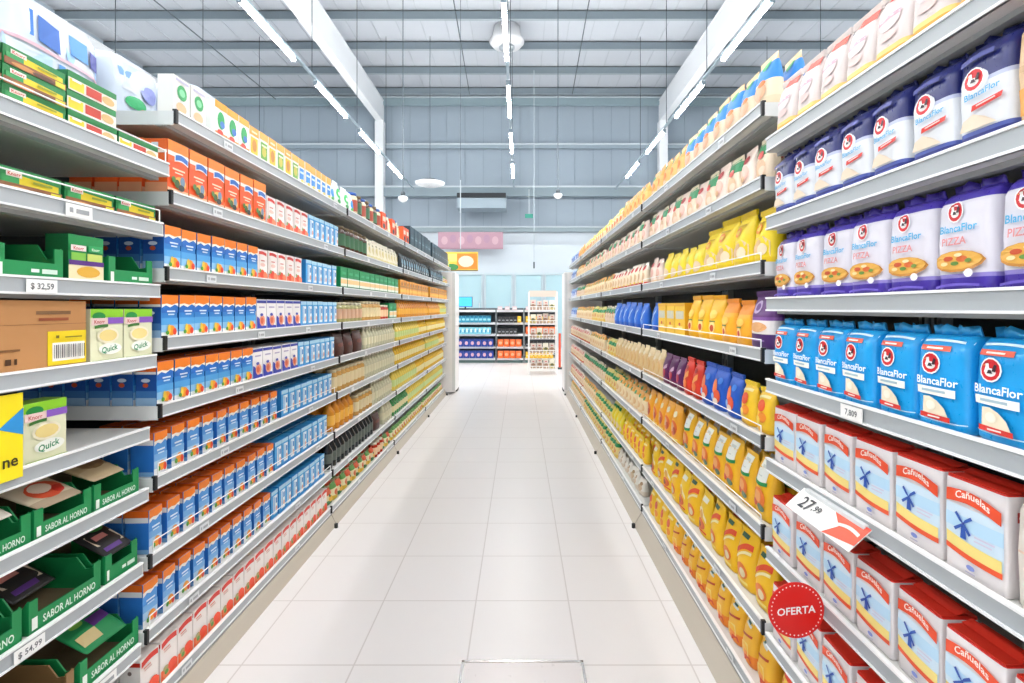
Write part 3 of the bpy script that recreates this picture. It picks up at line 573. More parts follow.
for x0, x1 in ((-3.83, -3.65), (3.72, 3.90), (-9.0, -8.8)):
    n += 1; m = MB(); xm = (x0 + x1) / 2; c = ('#e4e7ea', .45)
    m.box(xm - .02, Y0, ZC - .76, xm + .02, Y1 - .15, ZC - .2, c); m.box(x0, Y0, ZC - .79, x1, Y1 - .15, ZC - .76, c); m.box(x0, Y0, ZC - .225, x1, Y1 - .15, ZC - .2, c)
    m.box(x0 + .015, Y0, ZC - .76, x1 - .015, Y1 - .2, ZC - .225, c)
    m.box(x0 - .02, Y1 - .42, 0, x1 + .02, Y1 - .2, ZC - .79, c); struct('trim_%d' % n, m, 'white steel roof beam with its column, %s' % {-3.83: 'over the left gondola', 3.72: 'over the right gondola'}.get(x0, 'along the left wall'))

# ------------------------------------------------------------------ shelving units
GREY = ('#c6cacd', .38, .0); RAIL = ('#a7adb1', .35, .0); DECK = ('#d3d3cf', .42); BLACK = ('#15171a', .5); GAP_SHADE = ('#3a3f44', .6); TAG = ('#f2f2f0', .4)
def unit(side, b):
    s = -1 if side == 'L' else 1
    y0, y1 = b * BAY, (b + 1) * BAY
    root = empty('shelving_unit', (0, (y0 + y1) / 2, 0)); L = lambda y: y - (y0 + y1) / 2
    what = {('L', 0): 'soup boxes and trays', ('L', 1): 'blue and orange cartons', ('L', 2): 'jars and green boxes', ('L', 3): 'oil and vinegar bottles', ('L', 4): 'yellow oil bottles',
            ('R', 0): 'flour bags', ('R', 1): 'yellow pasta bags', ('R', 2): 'rice and blue bags', ('R', 3): 'cream noodle bags', ('R', 4): 'small mixed bags'}[(side, b)]
    tag(root, 'grey metal shelving unit of %s, %s bay on %s side' % (what, BAYN[b], SIDEN[side]), 'shelving unit', 'shelving units along the aisle')
    lv = levels(side, b); bx = BACKX[side]; top = lv[0] + .02
    m = MB(); m.box(s * bx, L(y0) + .002, .0, s * (bx + .02), L(y1) - .002, top, GAP_SHADE); m.build('back_panel', root)  # panel coloured charcoal to stand in for the deep shade behind the stock
    for yy in (y0 + .004, y1 - .034):
        m = MB(); m.box(s * (bx - .03), L(yy), 0, s * (bx - .001), L(yy) + .03, top + .01, ('#8c9296', .4))
        for i in range(24): m.box(s * (bx - .0315), L(yy) + .012, .06 + i * .06, s * (bx - .03), L(yy) + .018, .09 + i * .06, BLACK)
        m.build('upright', root)
    kx = lipx(side, b, len(lv) - 1); k0, k1, kz = kx - (.040 if side == 'R' else .028), kx - .004, lv[-1] - .026
    ya, yb = L(y0) + .003, L(y1) - .003
    m = MB(); m.add([(s * x, y, z) for y in (ya, yb) for x, z in ((k0, 0), (k0 + .012, 0), (k1 + .012, kz), (k1, kz))], [(0, 1, 2, 3), (7, 6, 5, 4)] + [(i, 4 + i, 4 + (i + 1) % 4, (i + 1) % 4) for i in range(4)], ('#b9b0a2', .4))
    m.box(s * (kx - .001), ya, kz + .0005, s * (kx + .012), yb, lv[-1] - .018, ('#8d8f8e', .4)); m.build('kick_plate', root)
    m = MB(); m.tube((s * (k0 - .008), L(y1) - .03, 0), (s * (k0 - .008), L(y1) - .03, .02), .009, BLACK, 8); m.build('foot', root)
    rnd = random.Random(b * 7 + (side == 'L'))
    for l, z in enumerate(lv):
        X = lipx(side, b, l)
        m = MB(); m.box(s * (X + .004), L(y0) + .004, z - .016, s * (bx - .032), L(y1) - .004, z + .010, DECK)
        m.box(s * (X + .03), L(y0) + .004, z - .024, s * (X + .05), L(y1) - .004, z - .016, ('#a5a8a9', .5))
        m.box(s * (X + .004), L(y0) + .003, z - .022, s * (bx - .05), L(y0) + .007, z + .012, ('#d3d5d4', .45))
        sh = m.build('shelf', root)
        m = MB(); m.box(s * X, L(y0) + .012, z - LIPH / 2, s * (X + .004), L(y1) - .012, z + LIPH / 2 - .004, RAIL)
        m.box(s * (X - .003), L(y0) + .012, z + LIPH / 2 - .005, s * (X + .006), L(y1) - .012, z + LIPH / 2 - .001, ('#f1f2f2', .35))
        m.box(s * (X - .0025), L(y0) + .012, z - LIPH / 2, s * (X + .004), L(y1) - .012, z - LIPH / 2 + .004, ('#e6e8e9', .35)); m.build('price_rail', sh)
        for ye in (y0 + .004,):
            m = MB(); m.box(s * (X - .003), L(ye), z - LIPH / 2 - .001, s * (X + .007), L(ye) + .008, z + LIPH / 2, BLACK); m.build('end_cap', sh)
        if side == 'L' and b == 0: spots = {1: [1.0], 2: [.93], 6: [.95], 7: [1.13]}.get(l, [])
        elif side == 'R' and b == 0: spots = {3: [.915]}.get(l, [])
        else: spots = [y0 + BAY * (i + .25 + .5 * rnd.random()) / 2 for i in range(2)]
        for yc in spots:
            m = MB(); w2, h2 = (.03, .024) if b == 0 else (.022, .02)
            m.box(s * (X - .0042), L(yc) - w2, z - .014, s * (X - .0034), L(yc) + w2, z - .014 + h2, TAG if b == 0 else ('#d9dcde', .4))
            P = (lambda u, v, off=0: (-(X - .0042) + off, L(yc) - w2 + 2 * w2 * u, z - .014 + h2 * v)) if side == 'L' else (lambda u, v, off=0: ((X - .0042) - off, L(yc) + w2 - 2 * w2 * u, z - .014 + h2 * v))
            pr = {('L', 2): '$ 32,59', ('L', 6): '$ 54,99', ('R', 3): '7,809'}.get((side, l)) if b == 0 else None
            if pr: art(m, P, 2 * w2, h2, [('t', pr, .5, .28, .46, '#6c7073', .8)], off=.0002)
            elif b < 2: art(m, P, 2 * w2, h2, [('r', .12, .3, .26, .7, '#a3a7aa'), ('r', .36, .3, .86, .66, '#9da1a4')], off=.0002)
            m.build('price_tag', sh)
        guard = (side == 'L' and (b == 0 and l in (0, 1) or b == 1 and l in (5, 6, 7))) or (side == 'R' and b == 1 and l in (2, 3, 4, 5))
        if guard:
            m = MB(); c = ('#f3f3f1', .3); gx = X + .002; zt = z + (.044 if side == 'L' else .036)
            m.tube((s * gx, L(y0) + .02, zt), (s * gx, L(y1) - .02, zt), .0016, c)
            for i in range(2):
                yy = L(y0) + .02 + (BAY - .04) * i; m.tube((s * gx, yy, z + .010), (s * gx, yy, zt), .0014, c)
            m.build('wire_guard', sh)
for side in 'LR':
    for b in range(5): unit(side, b)
# end panels of the two gondolas
for side, s, x0, x1 in (('L', -1, .80, 1.4), ('R', 1, .55, 1.1)):
    root = empty('gondola_end_panel', (s * (x0 + x1) / 2, 6.4, 0)); cx = (x0 + x1) / 2
    tag(root, 'white end panel closing the far end of the %s shelving' % SIDEN[side], 'end panel')
    m = MB(); m.box(s * (x0 - cx), -.12, .03, s * (x1 - cx), .3, 1.5, ('#eeebe9', .4)); m.build('panel', root)
    m = MB(); m.box(s * (x0 - cx) - s * .002, .1, 0, s * (x0 + .06 - cx), .28, .03, BLACK); m.build('foot', root)
    m = MB(); m.box(s * (x0 - cx - .004), -.125, .05, s * (x0 + .03 - cx), -.1, 1.49, ('#d9d9d8', .35)); m.build('edge_strip', root)

# ------------------------------------------------------------------ stock: left
row('L', 1, 0, [('green_disc', 1.43), ('orange_green', 1.61), (('yellow_pic', 'green_pic'), 1.97), ('orange_blue', 2.3), (('white_blue', 'green_white'), 2.6)], setback=.008)
row('L', 1, 1, [('big_orange', 268), ('red_white', 312), ('light_blue', 340)], deep=4)
row('L', 1, 2, [('blue_orange', 265), ('red_white', 309), ('light_blue', 340)], deep=4)
row('L', 1, 3, [('blue_orange', 257), ('navy_white', 304), ('light_blue', 340)], rows=2, deep=4)
row('L', 1, 4, [('blue_orange', 257), ('navy_white', 304), ('light_blue', 340)], rows=2, deep=6)
row('L', 1, 5, [('blue_low', 285), ('light_blue', 340)], rows=3)
row('L', 1, 6, [('blue_low', 278), ('light_blue', 340)], rows=3)
row('L', 1, 7, [('blue_low', 277), ('light_blue', 340)], rows=3, setback=.016)
row('L', 1, 8, [('tomato', 340)], rows=2)
row('L', 2, 0, [(('green_white', 'white_blue'), 2.66), (('jar_blue', 'jar_brown'), 3.2), (('orange_flag', 'jar_blue', 'cream_pouch'), 4)])
row('L', 2, 1, [('jar_brown', 2.95), ('cream_pouch', 4)])
row('L', 2, 2, [('green_box', 4)])
row('L', 2, 3, [('jar_olive', 2.9), ('jar_honey', 3.3), ('jar_red', 3.45), ('green_box', 4)], rows=2)
row('L', 2, 4, [('choc_pack', 2.98), ('bottle_clear', 4)], rows=2)
row('L', 2, 5, [('jar_honey', 3.0), ('bottle_clear', 4)], rows=2)
row('L', 2, 6, [('bottle_amber', 2.9), ('jar_honey', 3.2), ('bottle_clear', 4)], rows=2)
row('L', 2, 7, [('bottle_dark', 3.3), ('choc_pack', 3.5), ('bottle_clear', 4)], rows=2)
row('L', 2, 8, [(('mixed_pack', 'olive_pack2'), 3.3), ('jar_red', 3.5), (('mixed_pack', 'olive_pack2'), 4)], rows=2)
for b in (3, 4):
    row('L', b, 0, [('orange_flag', 4.0), ('navy_case', 7)] if b == 3 else [('navy_case', 6.1), ('bottle_oil_pale', 7)])
    row('L', b, 1, [('dark_pack', 7)] if b == 3 else [('dark_pack', 5.8), ('olive_pack2', 7)])
    row('L', b, 2, [('orange_pack', 7)])
    row('L', b, 3, [('bottle_amber', 7)] if b == 3 else [('bottle_amber', 5.7), ('bottle_oil_pale', 7)])
    for l in (4, 5, 6): row('L', b, l, [(('bottle_oil', 'bottle_oil_pale')[(l + b) % 2], 4.6 + (b - 3) * 1.2), ('bottle_oil', 9)])
    row('L', b, 7, [(('bottle_oil', 'bottle_green')[b % 2], 4.3), ('bottle_oil_pale', 9)])
    row('L', b, 8, [('olive_pack2', 9)])

# ------------------------------------------------------------------ stock: right
row('R', 1, 0, [('blue_cream', 1.55), ('blue_cream', 1.9), ('orange_green_bag', 9)], rows=2)
row('R', 2, 0, [('orange_green_bag', 3.1), ('tan_yellow', 9)])
row('R', 3, 0, [('tan_yellow', 9)]); row('R', 4, 0, [('orange_green_bag', 5.4), ('blue_far', 9)])
row('R', 1, 1, [(('cream_green', 'cream_pink'), 9)], rows=2)
row('R', 2, 1, [(('cream_pink', 'cream_green'), 9)]); row('R', 3, 1, [(('cream_red', 'cream_green'), 9)]); row('R', 4, 1, [('cream_orange', 5.6), ('blue_far', 9)])
row('R', 1, 2, [('yellow_pasta', 1.75), ('yellow_small', 2.25), ('cream_pink', 9)], rows=1)
row('R', 2, 2, [('cream_red', 3.4), ('cream_orange', 9)]); row('R', 3, 2, [('cream_orange', 9)]); row('R', 4, 2, [('cream_green', 5.6), ('blue_far', 9)])
row('R', 1, 3, [('purple', 738), ('orange_bag', 711), ('yellow_tall', 680), ('yellow_carton', 653), ('blue_bag', 9)])
row('R', 2, 3, [('blue_bag', 3.35), ('cream_green', 9)]); row('R', 3, 3, [('green_yellow', 4.4), ('cream_orange', 9)]); row('R', 4, 3, [('cream_orange', 5.6), ('blue_far', 9)])
row('R', 1, 4, [('yel_red', 727), ('blue_orange_bag', 697), ('red_bag', 676), ('purple_red', 656), ('beige_rice', 9)], start=1.262)
row('R', 2, 4, [('beige_rice', 3.3), ('green_yellow', 3.6), ('cream_orange', 9)]); row('R', 3, 4, [('cream_orange', 4.5), ('cream_red', 9)]); row('R', 4, 4, [('cream_red', 9)])
row('R', 1, 5, [('noodle_yellow', 2.0), ('noodle_orange', 9)], rows=2)
row('R', 2, 5, [('cream_orange', 3.3), ('green_yellow', 9)], rows=2); row('R', 3, 5, [('cream_green', 9)]); row('R', 4, 5, [('cream_red', 9)])
row('R', 1, 6, [('noodle_red', 1.7), (('noodle_olive', 'noodle_red'), 9)], rows=2)
row('R', 2, 6, [('yel_red', 3.1), ('yellow_small', 3.5), ('green_yellow', 9)], rows=2); row('R', 3, 6, [('green_yellow', 4.2), ('cream_orange', 9)]); row('R', 4, 6, [('cream_red', 9)])
row('R', 1, 7, [('noodle_roll', 2.1), ('yel_red', 9)], rows=2)
row('R', 2, 7, [('white_roll', 3.3), ('green_yellow', 9)], skip=.15); row('R', 3, 7, [('green_yellow', 9)]); row('R', 4, 7, [('cream_orange', 9)])
# near right bay
row0('R', 0, [('white_top', 1024)], start=1.225)
row0('R', 1, [('flour_navy', 997), ('tan_bag', 2600)])
row0('R', 2, [('flour_pizza', 2600)])
row0('R', 3, [('flour_blue', 1013), ('white_orange', 2600)])
row0('R', 4, [('flour_mill', 1007), ('cream_plain', 2600)])
row0('R', 5, [('flour_mill', 3000)]); row0('R', 6, [('flour_mill', 3000)]); row0('R', 7, [('red_packet', 3000)])

# ------------------------------------------------------------------ near left bay
def flat_stack(l, key, x0, count, layers):
    p = PT[key]; d = d_of('L', 0, l, x0)
    for i in range(count):
        for k in range(layers[i]):
            put_on(key, 'L', 0, l, d - (i + .5) * (p['w'] + .004), .012, 0, dz=k * (p['h'] + .001))
put_on('soup_flat_red', 'L', 0, 0, 1.16)
def lay(key, l, d, dz, look, sb=.012, sc=None):
    p = PT[key]; o = put_on(key, 'L', 0, l, d, sb, 0, dz=dz); o['label'] = look
    if sc: o.scale = (1, 1, sc)
    return o
P0 = 'near left top shelf'
lay('soup_flat_red', 0, 1.036, 0, 'flat green soup box, second along the lowest layer, ' + P0)
lay('soup_flat_red', 0, 1.034, .037, 'flat green soup box lying on another, beside white film packs, ' + P0)
lay('soup_flat_red', 0, 1.035, .074, 'topmost of three flat green soup boxes beside white film packs, ' + P0)
for i, d in enumerate((.912, .79, .668)):
    for k in range(3):
        lay('soup_flat', 0, d, k * .033, 'flat yellow-green soup box, %s layer, %s stack before camera, %s' % (ordn(k + 1), ordn(i + 1), P0), sc=.76)
for i, d in enumerate((1.17, 1.045, .92, .795)):
    lay('soup_flat', 1, d, 0, 'flat yellow-green soup box behind the wire, %s from far end, second shelf down' % ordn(i + 1))
lay('soup_upright', 2, 1.045, 0, 'upright green and purple soup box between two green trays, near left bay')
lay('quick_box', 3, 1.198, 0, 'cream instant soup box beside the blue cartons, fourth shelf down, near left bay')
lay('quick_box', 3, 1.107, 0, 'cream instant soup box beside the brown shipping carton, fourth shelf down')
lay('quick_box', 4, .983, 0, 'lone cream instant soup box beside the yellow sign, fifth shelf down')

def tray(l, d, w, label, h=.075, dep=.16, col='#128a4c', back=1.0, text='SABOR AL HORNO', sb=.012, cut=.45):
    """open cardboard display tray with a low front"""
    X = lipx('L', 0, l); root = empty('display_tray', (-(X + sb + dep / 2), d, deck('L', 0, l) + .0008), R(90)); tag(root, label, 'tray', 'green display trays in the near left bay')
    t = .003; hf = h * cut; c = (col, .5); ci = ('#6d5a42', .7)
    m = MB(); m.box(-w / 2, -dep / 2, 0, w / 2, dep / 2, t, c, {'top': ci}); m.build('tray_base', root)
    m = MB(); m.box(-w / 2, -dep / 2, t, w / 2, -dep / 2 + t, hf, c); art(m, front_of(w, hf, dep), w, hf, ([('t', text, .54, .3, .42, '#dff0e4', .74)] if text else [('r', .5, .4, .62, .6, '#dff0e4'), ('r', .66, .35, .9, .62, '#cfe6d6')]) + [('r', .03, .2, .1, .85, '#e8efe6')], off=.0003); m.build('tray_front', root)
    m = MB(); m.box(-w / 2, dep / 2 - t, t, w / 2, dep / 2, h, c, {'front': ci}); m.build('tray_back', root)
    for sx in (-1, 1):
        m = MB(); x0 = sx * w / 2; x1 = sx * (w / 2 - t)
        prof = [(-dep / 2 + t, t), (dep / 2 - t, t), (dep / 2 - t, h), (-dep * .18, h), (-dep * .30, hf + .01), (-dep * .40, hf + .012), (-dep / 2 + t, hf + .03)]
        k = len(prof); vs = [(x0, y, z) for y, z in prof] + [(x1, y, z) for y, z in prof]
        m.add(vs, [tuple(range(k)), tuple(range(2 * k - 1, k - 1, -1))] + [(i, k + i, k + (i + 1) % k, (i + 1) % k) for i in range(k)], c); m.build('tray_side', root)
        m = MB(); m.box(sx * w / 2, -dep / 2, hf, sx * (w / 2 - .018), -dep / 2 + t, hf + .028, c); m.build('corner_post', root)
    return root
def sachet(key, look, w, h, d, bands, els): bag(key, 'seasoning_pouch', look, w, h, d, bands, els, prof=[(0, .96, .1), (.06, 1, .14), (.3, 1, .9), (.6, 1, 1), (.88, 1, .5), (.95, .98, .12), (1, .97, .1)], n=2.2, wr=.05, cat='pouch')
sachet('pouch_chicken', 'pouch with roast chicken picture', .1, .13, .022, [(.15, '#b8a58a'), (1, '#d8c9ae')], [('e', .5, .32, .36, .2, '#d9532e'), ('e', .44, .36, .22, .12, '#f0dcc8'), ('e', .7, .24, .12, .08, '#c22a1c'), ('r', .1, .62, .9, .82, '#d9c3a0'), ('e', .3, .74, .14, .07, '#b34a2c'), ('r', .5, .86, .9, .93, '#2f6ba8')])
sachet('pouch_dark', 'dark pouch with green label', .1, .12, .022, [(1, '#1d1c1c')], [('p', [(.1, .3), (.9, .2), (.9, .56), (.1, .66)], '#d9cdb8'), ('r', .2, .42, .6, .56, '#d98a84'), ('e', .6, .74, .24, .1, '#3f9a4c'), ('r', .15, .1, .7, .2, '#5a2f86')])
sachet('pouch_blue', 'blue-edged tan pouch', .09, .12, .022, [(.3, '#c8b48e'), (.8, '#bfa67c'), (1, '#2f7fc8')], [('e', .5, .45, .35, .2, '#8a6a44'), ('e', .5, .8, .3, .08, '#7fbbe8')])
sachet('pouch_white', 'white and red soup pouch', .09, .12, .022, [(1, '#e3dcd0')], [('e', .5, .4, .3, .2, '#c8402c'), ('r', .1, .7, .6, .86, '#d06a54'), ('e', .5, .2, .3, .08, '#2f8a4c')])
sachet('pouch_green', 'green pouch with purple stripe', .11, .14, .02, [(1, '#1a8f52')], [('p', [(.1, .55), (.5, .6), (.5, .82), (.1, .78)], '#e8d2c8'), ('e', .32, .5, .14, .06, '#7fc04a'), ('p', [(.5, .3), (.95, .35), (.95, .52), (.5, .5)], '#5a2f86'), ('p', [(.6, .62), (.95, .64), (.95, .84), (.6, .82)], '#b9c9b0'), ('r', .08, .1, .5, .3, '#d9c58e')])
sachet('pouch_yellow', 'yellow soup pouch', .08, .1, .022, [(1, '#e3b92a')], [('e', .5, .4, .3, .2, '#e8962a'), ('e', .5, .75, .25, .1, '#2f7a3c')])
def pouch(key, l, d, xin, z, rot, look, tilt=60):
    X = lipx('L', 0, l)
    o = make(key); p = PT[key]; o.location = (-(X + xin), d, deck('L', 0, l) + z); o.rotation_euler = (R(-tilt), 0, R(90 + rot)); tag(o, look, 'pouch', 'seasoning pouches in the green trays'); return o
tray(2, 1.165, .13, 'green tray on the third shelf down, beside the blue cartons', .07, .15, text=None)
tray(2, .925, .13, 'green tray with yellow pouch, third shelf down, before the upright soup box', .07, .15, text=None); tray(2, .785, .13, 'green tray at the picture edge, third shelf down', .07, .15, text=None)
pouch('pouch_yellow', 2, .925, .085, .012, 0, 'yellow soup pouch leaning in the green tray, third shelf down', 30)
for d, lab in ((1.16, 'with tan pouch, sixth shelf down, far end'), (1.025, 'with chicken pouch, sixth shelf down, second from far end'), (.89, 'with white pouch, sixth shelf down, third from far end'), (.755, 'at the picture edge, sixth shelf down')):
    tray(5, d, .128, 'green tray ' + lab, .065)
pouch('pouch_blue', 5, 1.16, .03, .060, 0, 'blue-edged tan pouch lying in the far green tray, sixth shelf down', 70)
pouch('pouch_chicken', 5, 1.03, .022, .052, 0, 'pouch with roast chicken picture tipped over its tray, sixth shelf down', 70)
pouch('pouch_white', 5, .895, .03, .060, 0, 'white and red pouch lying in the third tray, sixth shelf down', 68)
tray(6, 1.19, .095, 'narrow green tray with dark pouch, seventh shelf down, far end', .07, cut=.5, text=None); tray(6, 1.047, .165, 'green tray with dark contents and white square, seventh shelf down, middle', .07, cut=.5); tray(6, .868, .165, 'green tray with blue-topped pouch, seventh shelf down', .07, cut=.5); tray(6, .69, .165, 'green tray at the picture edge, seventh shelf down', .07, cut=.5)
pouch('pouch_dark', 6, 1.19, .016, .058, 0, 'dark pouch with pale label in the narrow tray, seventh shelf down', 62).scale = (.82, .9, .9)
pouch('pouch_dark', 6, 1.04, .07, .045, 4, 'dark pouch with pale label in the middle tray, seventh shelf down', 64)
pouch('pouch_blue', 6, .875, .05, .05, 0, 'blue-edged tan pouch in the tray beside the picture edge, seventh shelf down', 50)
tray(7, 1.165, .165, 'green tray under a green pouch, eighth shelf down, far end', .07, cut=.5); tray(7, .985, .165, 'half-empty brown tray, eighth shelf down, second from far end', .07, cut=.5, col='#86673f', text=None); tray(7, .805, .165, 'green tray with dark pouch, eighth shelf down, third from far end', .07, cut=.5)
pouch('pouch_green', 7, 1.165, .02, .062, -3, 'green pouch with purple stripe on its tray, eighth shelf down', 64)
pouch('pouch_dark', 7, .81, .03, .056, 4, 'dark pouch in the third tray, eighth shelf down', 64)
tray(8, 1.12, .2, 'green tray on the bottom shelf, near left bay', .07)
# shipping carton
X = lipx('L', 0, 3); cw, chh, cd = .26, .13, .2
root = empty('shipping_carton', (-(X + .012 + cd / 2), .922, deck('L', 0, 3) + .0008), R(90)); tag(root, 'brown cardboard shipping carton with yellow label on the fourth shelf down', 'box')
m = MB(); m.box(-cw / 2, -cd / 2, 0, cw / 2, cd / 2, chh, ('#b98552', .7)); Pf = front_of(cw, chh, cd)
art(m, Pf, cw, chh, [('r', 0, .655, 1, .662, '#8a5f38'), ('r', .58, .80, .86, .85, '#7d5a3a'), ('r', .6, .71, .84, .75, '#9a4f30'), ('r', .36, .12, .40, .2, '#4a2f1c'), ('r', .42, .12, .44, .2, '#4a2f1c'), ('r', .3, .30, .46, .33, '#7a5230')], off=.0005)
m.build('carton_body', root)
m = MB(); m.box(cw * .17, -cd / 2 - .0016, chh * .05, cw * .495, -cd / 2 - .0006, chh * .55, '#eed21e'); Pl = lambda u, v, off=0: (cw * (.17 + .325 * u), -cd / 2 - .0016 - off, chh * (.05 + .5 * v))
art(m, Pl, cw * .325, chh * .5, [('r', .1, .12, .95, .66, '#f3f1ea')] + [('r', .14 + .045 * i, .2, .14 + .045 * i + (.012, .024, .018)[i % 3], .6, '#2b2b33') for i in range(17)] + [('r', .12, .8, .2, .88, '#6a5a18'), ('r', .35, .8, .8, .84, '#8a7a1c')], off=.0002); m.build('shipping_label', root)
m = MB(); m.box(-cw / 2 + .001, -.02, chh, cw / 2 - .001, .02, chh + .0008, ('#c9a06c', .3)); m.build('packing_tape', root)
# yellow sign on the fifth shelf
X = lipx('L', 0, 4); root = empty('yellow_sign', (-(X - .008), .85, deck('L', 0, 4) - .008), R(90)); tag(root, 'yellow shelf sign with blue arrow at the picture edge', 'sign')
sw, shh = .13, .15; m = MB(); m.box(-sw / 2, -.001, 0, sw / 2, .001, shh, '#f2dc1c'); Ps = lambda u, v, off=0: ((u - .5) * sw, -.001 - off, v * shh)
art(m, Ps, sw, shh, [('p', [(.66, .62), (1, .82), (1, .5)], '#2a8fd0'), ('r', .86, .6, 1, .7, '#2a8fd0'), ('t', 'ne', .82, .16, .14, '#2f2b14', .3)], off=.0003); m.build('sign_board', root)
m = MB(); m.box(-.012, .001, .0, .012, .003, .03, '#d9d9d6'); m.build('sign_clip', root)
# white film-wrapped packs above the soup boxes
def film_pack(x0, x1, y0, y1, z0, z1, label, blue, seed):
    w_, d_, h_ = y1 - y0, x1 - x0, z1 - z0
    m = MB(); P = soft(m, w_, h_, d_, [(0, .97, .96), (.06, 1, 1), (.5, 1.0, 1.01), (.9, .99, .98), (1, .93, .9)], 7, [(1, ('#ccd5e3', .2))], 28, .02, seed)
    art(m, P, w_, h_, blue, off=.0012); o = m.build('film_wrapped_pack', None, (-(x0 + x1) / 2, (y0 + y1) / 2, z0), R(90)); tag(o, label, 'pack', 'white film packs above the soups'); return o
z0 = deck('L', 0, 0) + .001
BLU = [('r', .04, .1, .96, .34, '#dfe6f0'), ('p', [(.04, .74), (.27, .72), (.27, .9), (.04, .92)], '#2f74cc'), ('p', [(.31, .71), (.52, .69), (.52, .87), (.31, .89)], '#2a66be'), ('p', [(.58, .68), (.94, .66), (.94, .92), (.58, .93)], '#9cc4ee'), ('p', [(.62, .74), (.8, .73), (.8, .88), (.62, .89)], '#5b9ade'),
       ('p', [(.5, .38), (.94, .36), (.94, .62), (.5, .62)], '#4f96dc'), ('p', [(.06, .38), (.44, .38), (.44, .64), (.06, .66)], '#b4cfee'), ('r', .1, .46, .38, .52, '#3a52a8'), ('r', .58, .46, .86, .52, '#dfeaf6'), ('p', [(.82, .72), (.93, .71), (.93, .84), (.82, .85)], '#4a4f9e'), ('b', .04, .96, .66, -.02, .01, .012, '#e0b4c4'), ('b', .04, .96, .35, .0, .01, .01, '#d9c0cf')]
film_pack(1.0, 1.26, .98, 1.235, z0, 1.70, 'white film pack standing behind green soup boxes, beside orange cartons', BLU, 1)
film_pack(1.0, 1.26, .70, .97, z0, 1.715, 'white film pack with blue panels behind the soup stacks, picture edge', BLU, 2)
zt = deck('L', 1, 0) + .001
W2 = [('r', .05, .56, .6, .9, '#c3d8ef'), ('r', .1, .66, .5, .8, '#6f9cd8'), ('e', .7, .55, .18, .14, '#8a92cc'), ('e', .4, .3, .2, .1, '#3fb070'), ('e', .6, .2, .14, .06, '#e8a84a'), ('r', .12, .45, .4, .5, '#c9cdd6')]
film_pack(1.0, 1.26, 1.262, 1.43, zt, 1.70, 'white film pack with pastel prints on the cartons bay top shelf, near end', W2, 3)
for i in range(1):
    film_pack(.92, 1.14, 1.45 + .2 * i, 1.67 + .2 * i, zt, 1.70, 'white film pack behind the small cereal boxes, %s along from near end' % ordn(i + 2), W2, 4 + i)

# ------------------------------------------------------------------ signs on the right shelves
root = empty('offer_disc', (.539, 1.0, .470)); tag(root, 'round red disc sign reading OFERTA on the flour shelf', 'sign')
r_ = .0545; m = MB(); N = 40
ring = [(r_ * math.cos(2 * math.pi * i / N), r_ * math.sin(2 * math.pi * i / N)) for i in range(N)]
m.add([(x, -.001, z) for x, z in ring] + [(x, .001, z) for x, z in ring], [tuple(range(N - 1, -1, -1))[::-1], tuple(range(2 * N - 1, N - 1, -1))] + [(i, N + i, N + (i + 1) % N, (i + 1) % N) for i in range(N)], ('#d9160f', .35))
Pd = lambda u, v, off=0: ((u - .5) * 2 * r_, -.001 - off, (v - .5) * 2 * r_)
art(m, Pd, 2 * r_, 2 * r_, [('e', .5 + .445 * math.cos(2 * math.pi * i / 38), .5 + .445 * math.sin(2 * math.pi * i / 38), .013, .013, '#f6ebe8') for i in range(38)] + [('t', 'OFERTA', .5, .435, .135, '#f4f1ef', .78, .10)], off=.0003, step=.00001)
m.build('disc', root)
m = MB(); m.tube((.04, .003, .0), (.0525, .003, .0), .004, ('#e8eaea', .3), 8); m.box(.046, .0015, -.012, .0532, .012, .012, ('#e0e3e4', .25)); m.build('clip', root)
root = empty('price_card', (.592, .9635, .686)); tag(root, 'white and red price card reading 27,99 on the flour shelf', 'sign')
m = MB(); ax = Vector((0, -1, 0)); dn = Vector((-.040, 0, -.036)); W_ = .205; n_ = ax.cross(-dn).normalized()
if n_.x > 0: n_ = -n_
Pc = lambda u, v, off=0: tuple(ax * ((u - .5) * W_) + dn * (1 - v) + n_ * off)
vs = [Pc(0, 0), Pc(1, 0), Pc(1, 1), Pc(0, 1), Pc(0, 0, -.001), Pc(1, 0, -.001), Pc(1, 1, -.001), Pc(0, 1, -.001)]
m.add(vs, [(0, 1, 2, 3), (7, 6, 5, 4), (0, 4, 5, 1), (1, 5, 6, 2), (2, 6, 7, 3), (3, 7, 4, 0)], ('#f4f2ef', .35))
art(m, Pc, W_, .054, [('r', .05, .9, 1, 1, '#e2452f'), ('p', [(.62, .0), (1, .25), (1, .9), (.55, .9), (.72, .5)], '#e9573a'), ('b', .66, .96, .5, .1, .1, .06, '#f6e3dc'), ('t', '27', .22, .28, .5, '#3b3d42', .2), ('t', ',99', .38, .42, .26, '#3b3d42', .12)], off=.0003)
m.build('card', root)
m = MB(); m.box(-.006, -.09, -.004, .0035, .09, .003, ('#e5e8e9', .2)); m.build('card_holder', root)

# ------------------------------------------------------------------ floor hatch
root = empty('floor_hatch', (.0075, 1.36, 0)); tag(root, 'square floor hatch cover with thin shiny metal frame', 'floor hatch')
m = MB(); c = ('#d9d5d2', .2, .8)
for a in (-1, 1):
    m.box(a * .178 - .004, -.178, .0002, a * .178 + .004, .178, .0025, c); m.box(-.182, a * .174 - .004, .0002, .182, a * .174 + .004, .0025, c)
m.build('frame', root)
m = MB(); m.box(-.17, -.168, .0002, .17, .168, .0012, ('#e3dcda', .3)); m.build('cover', root)

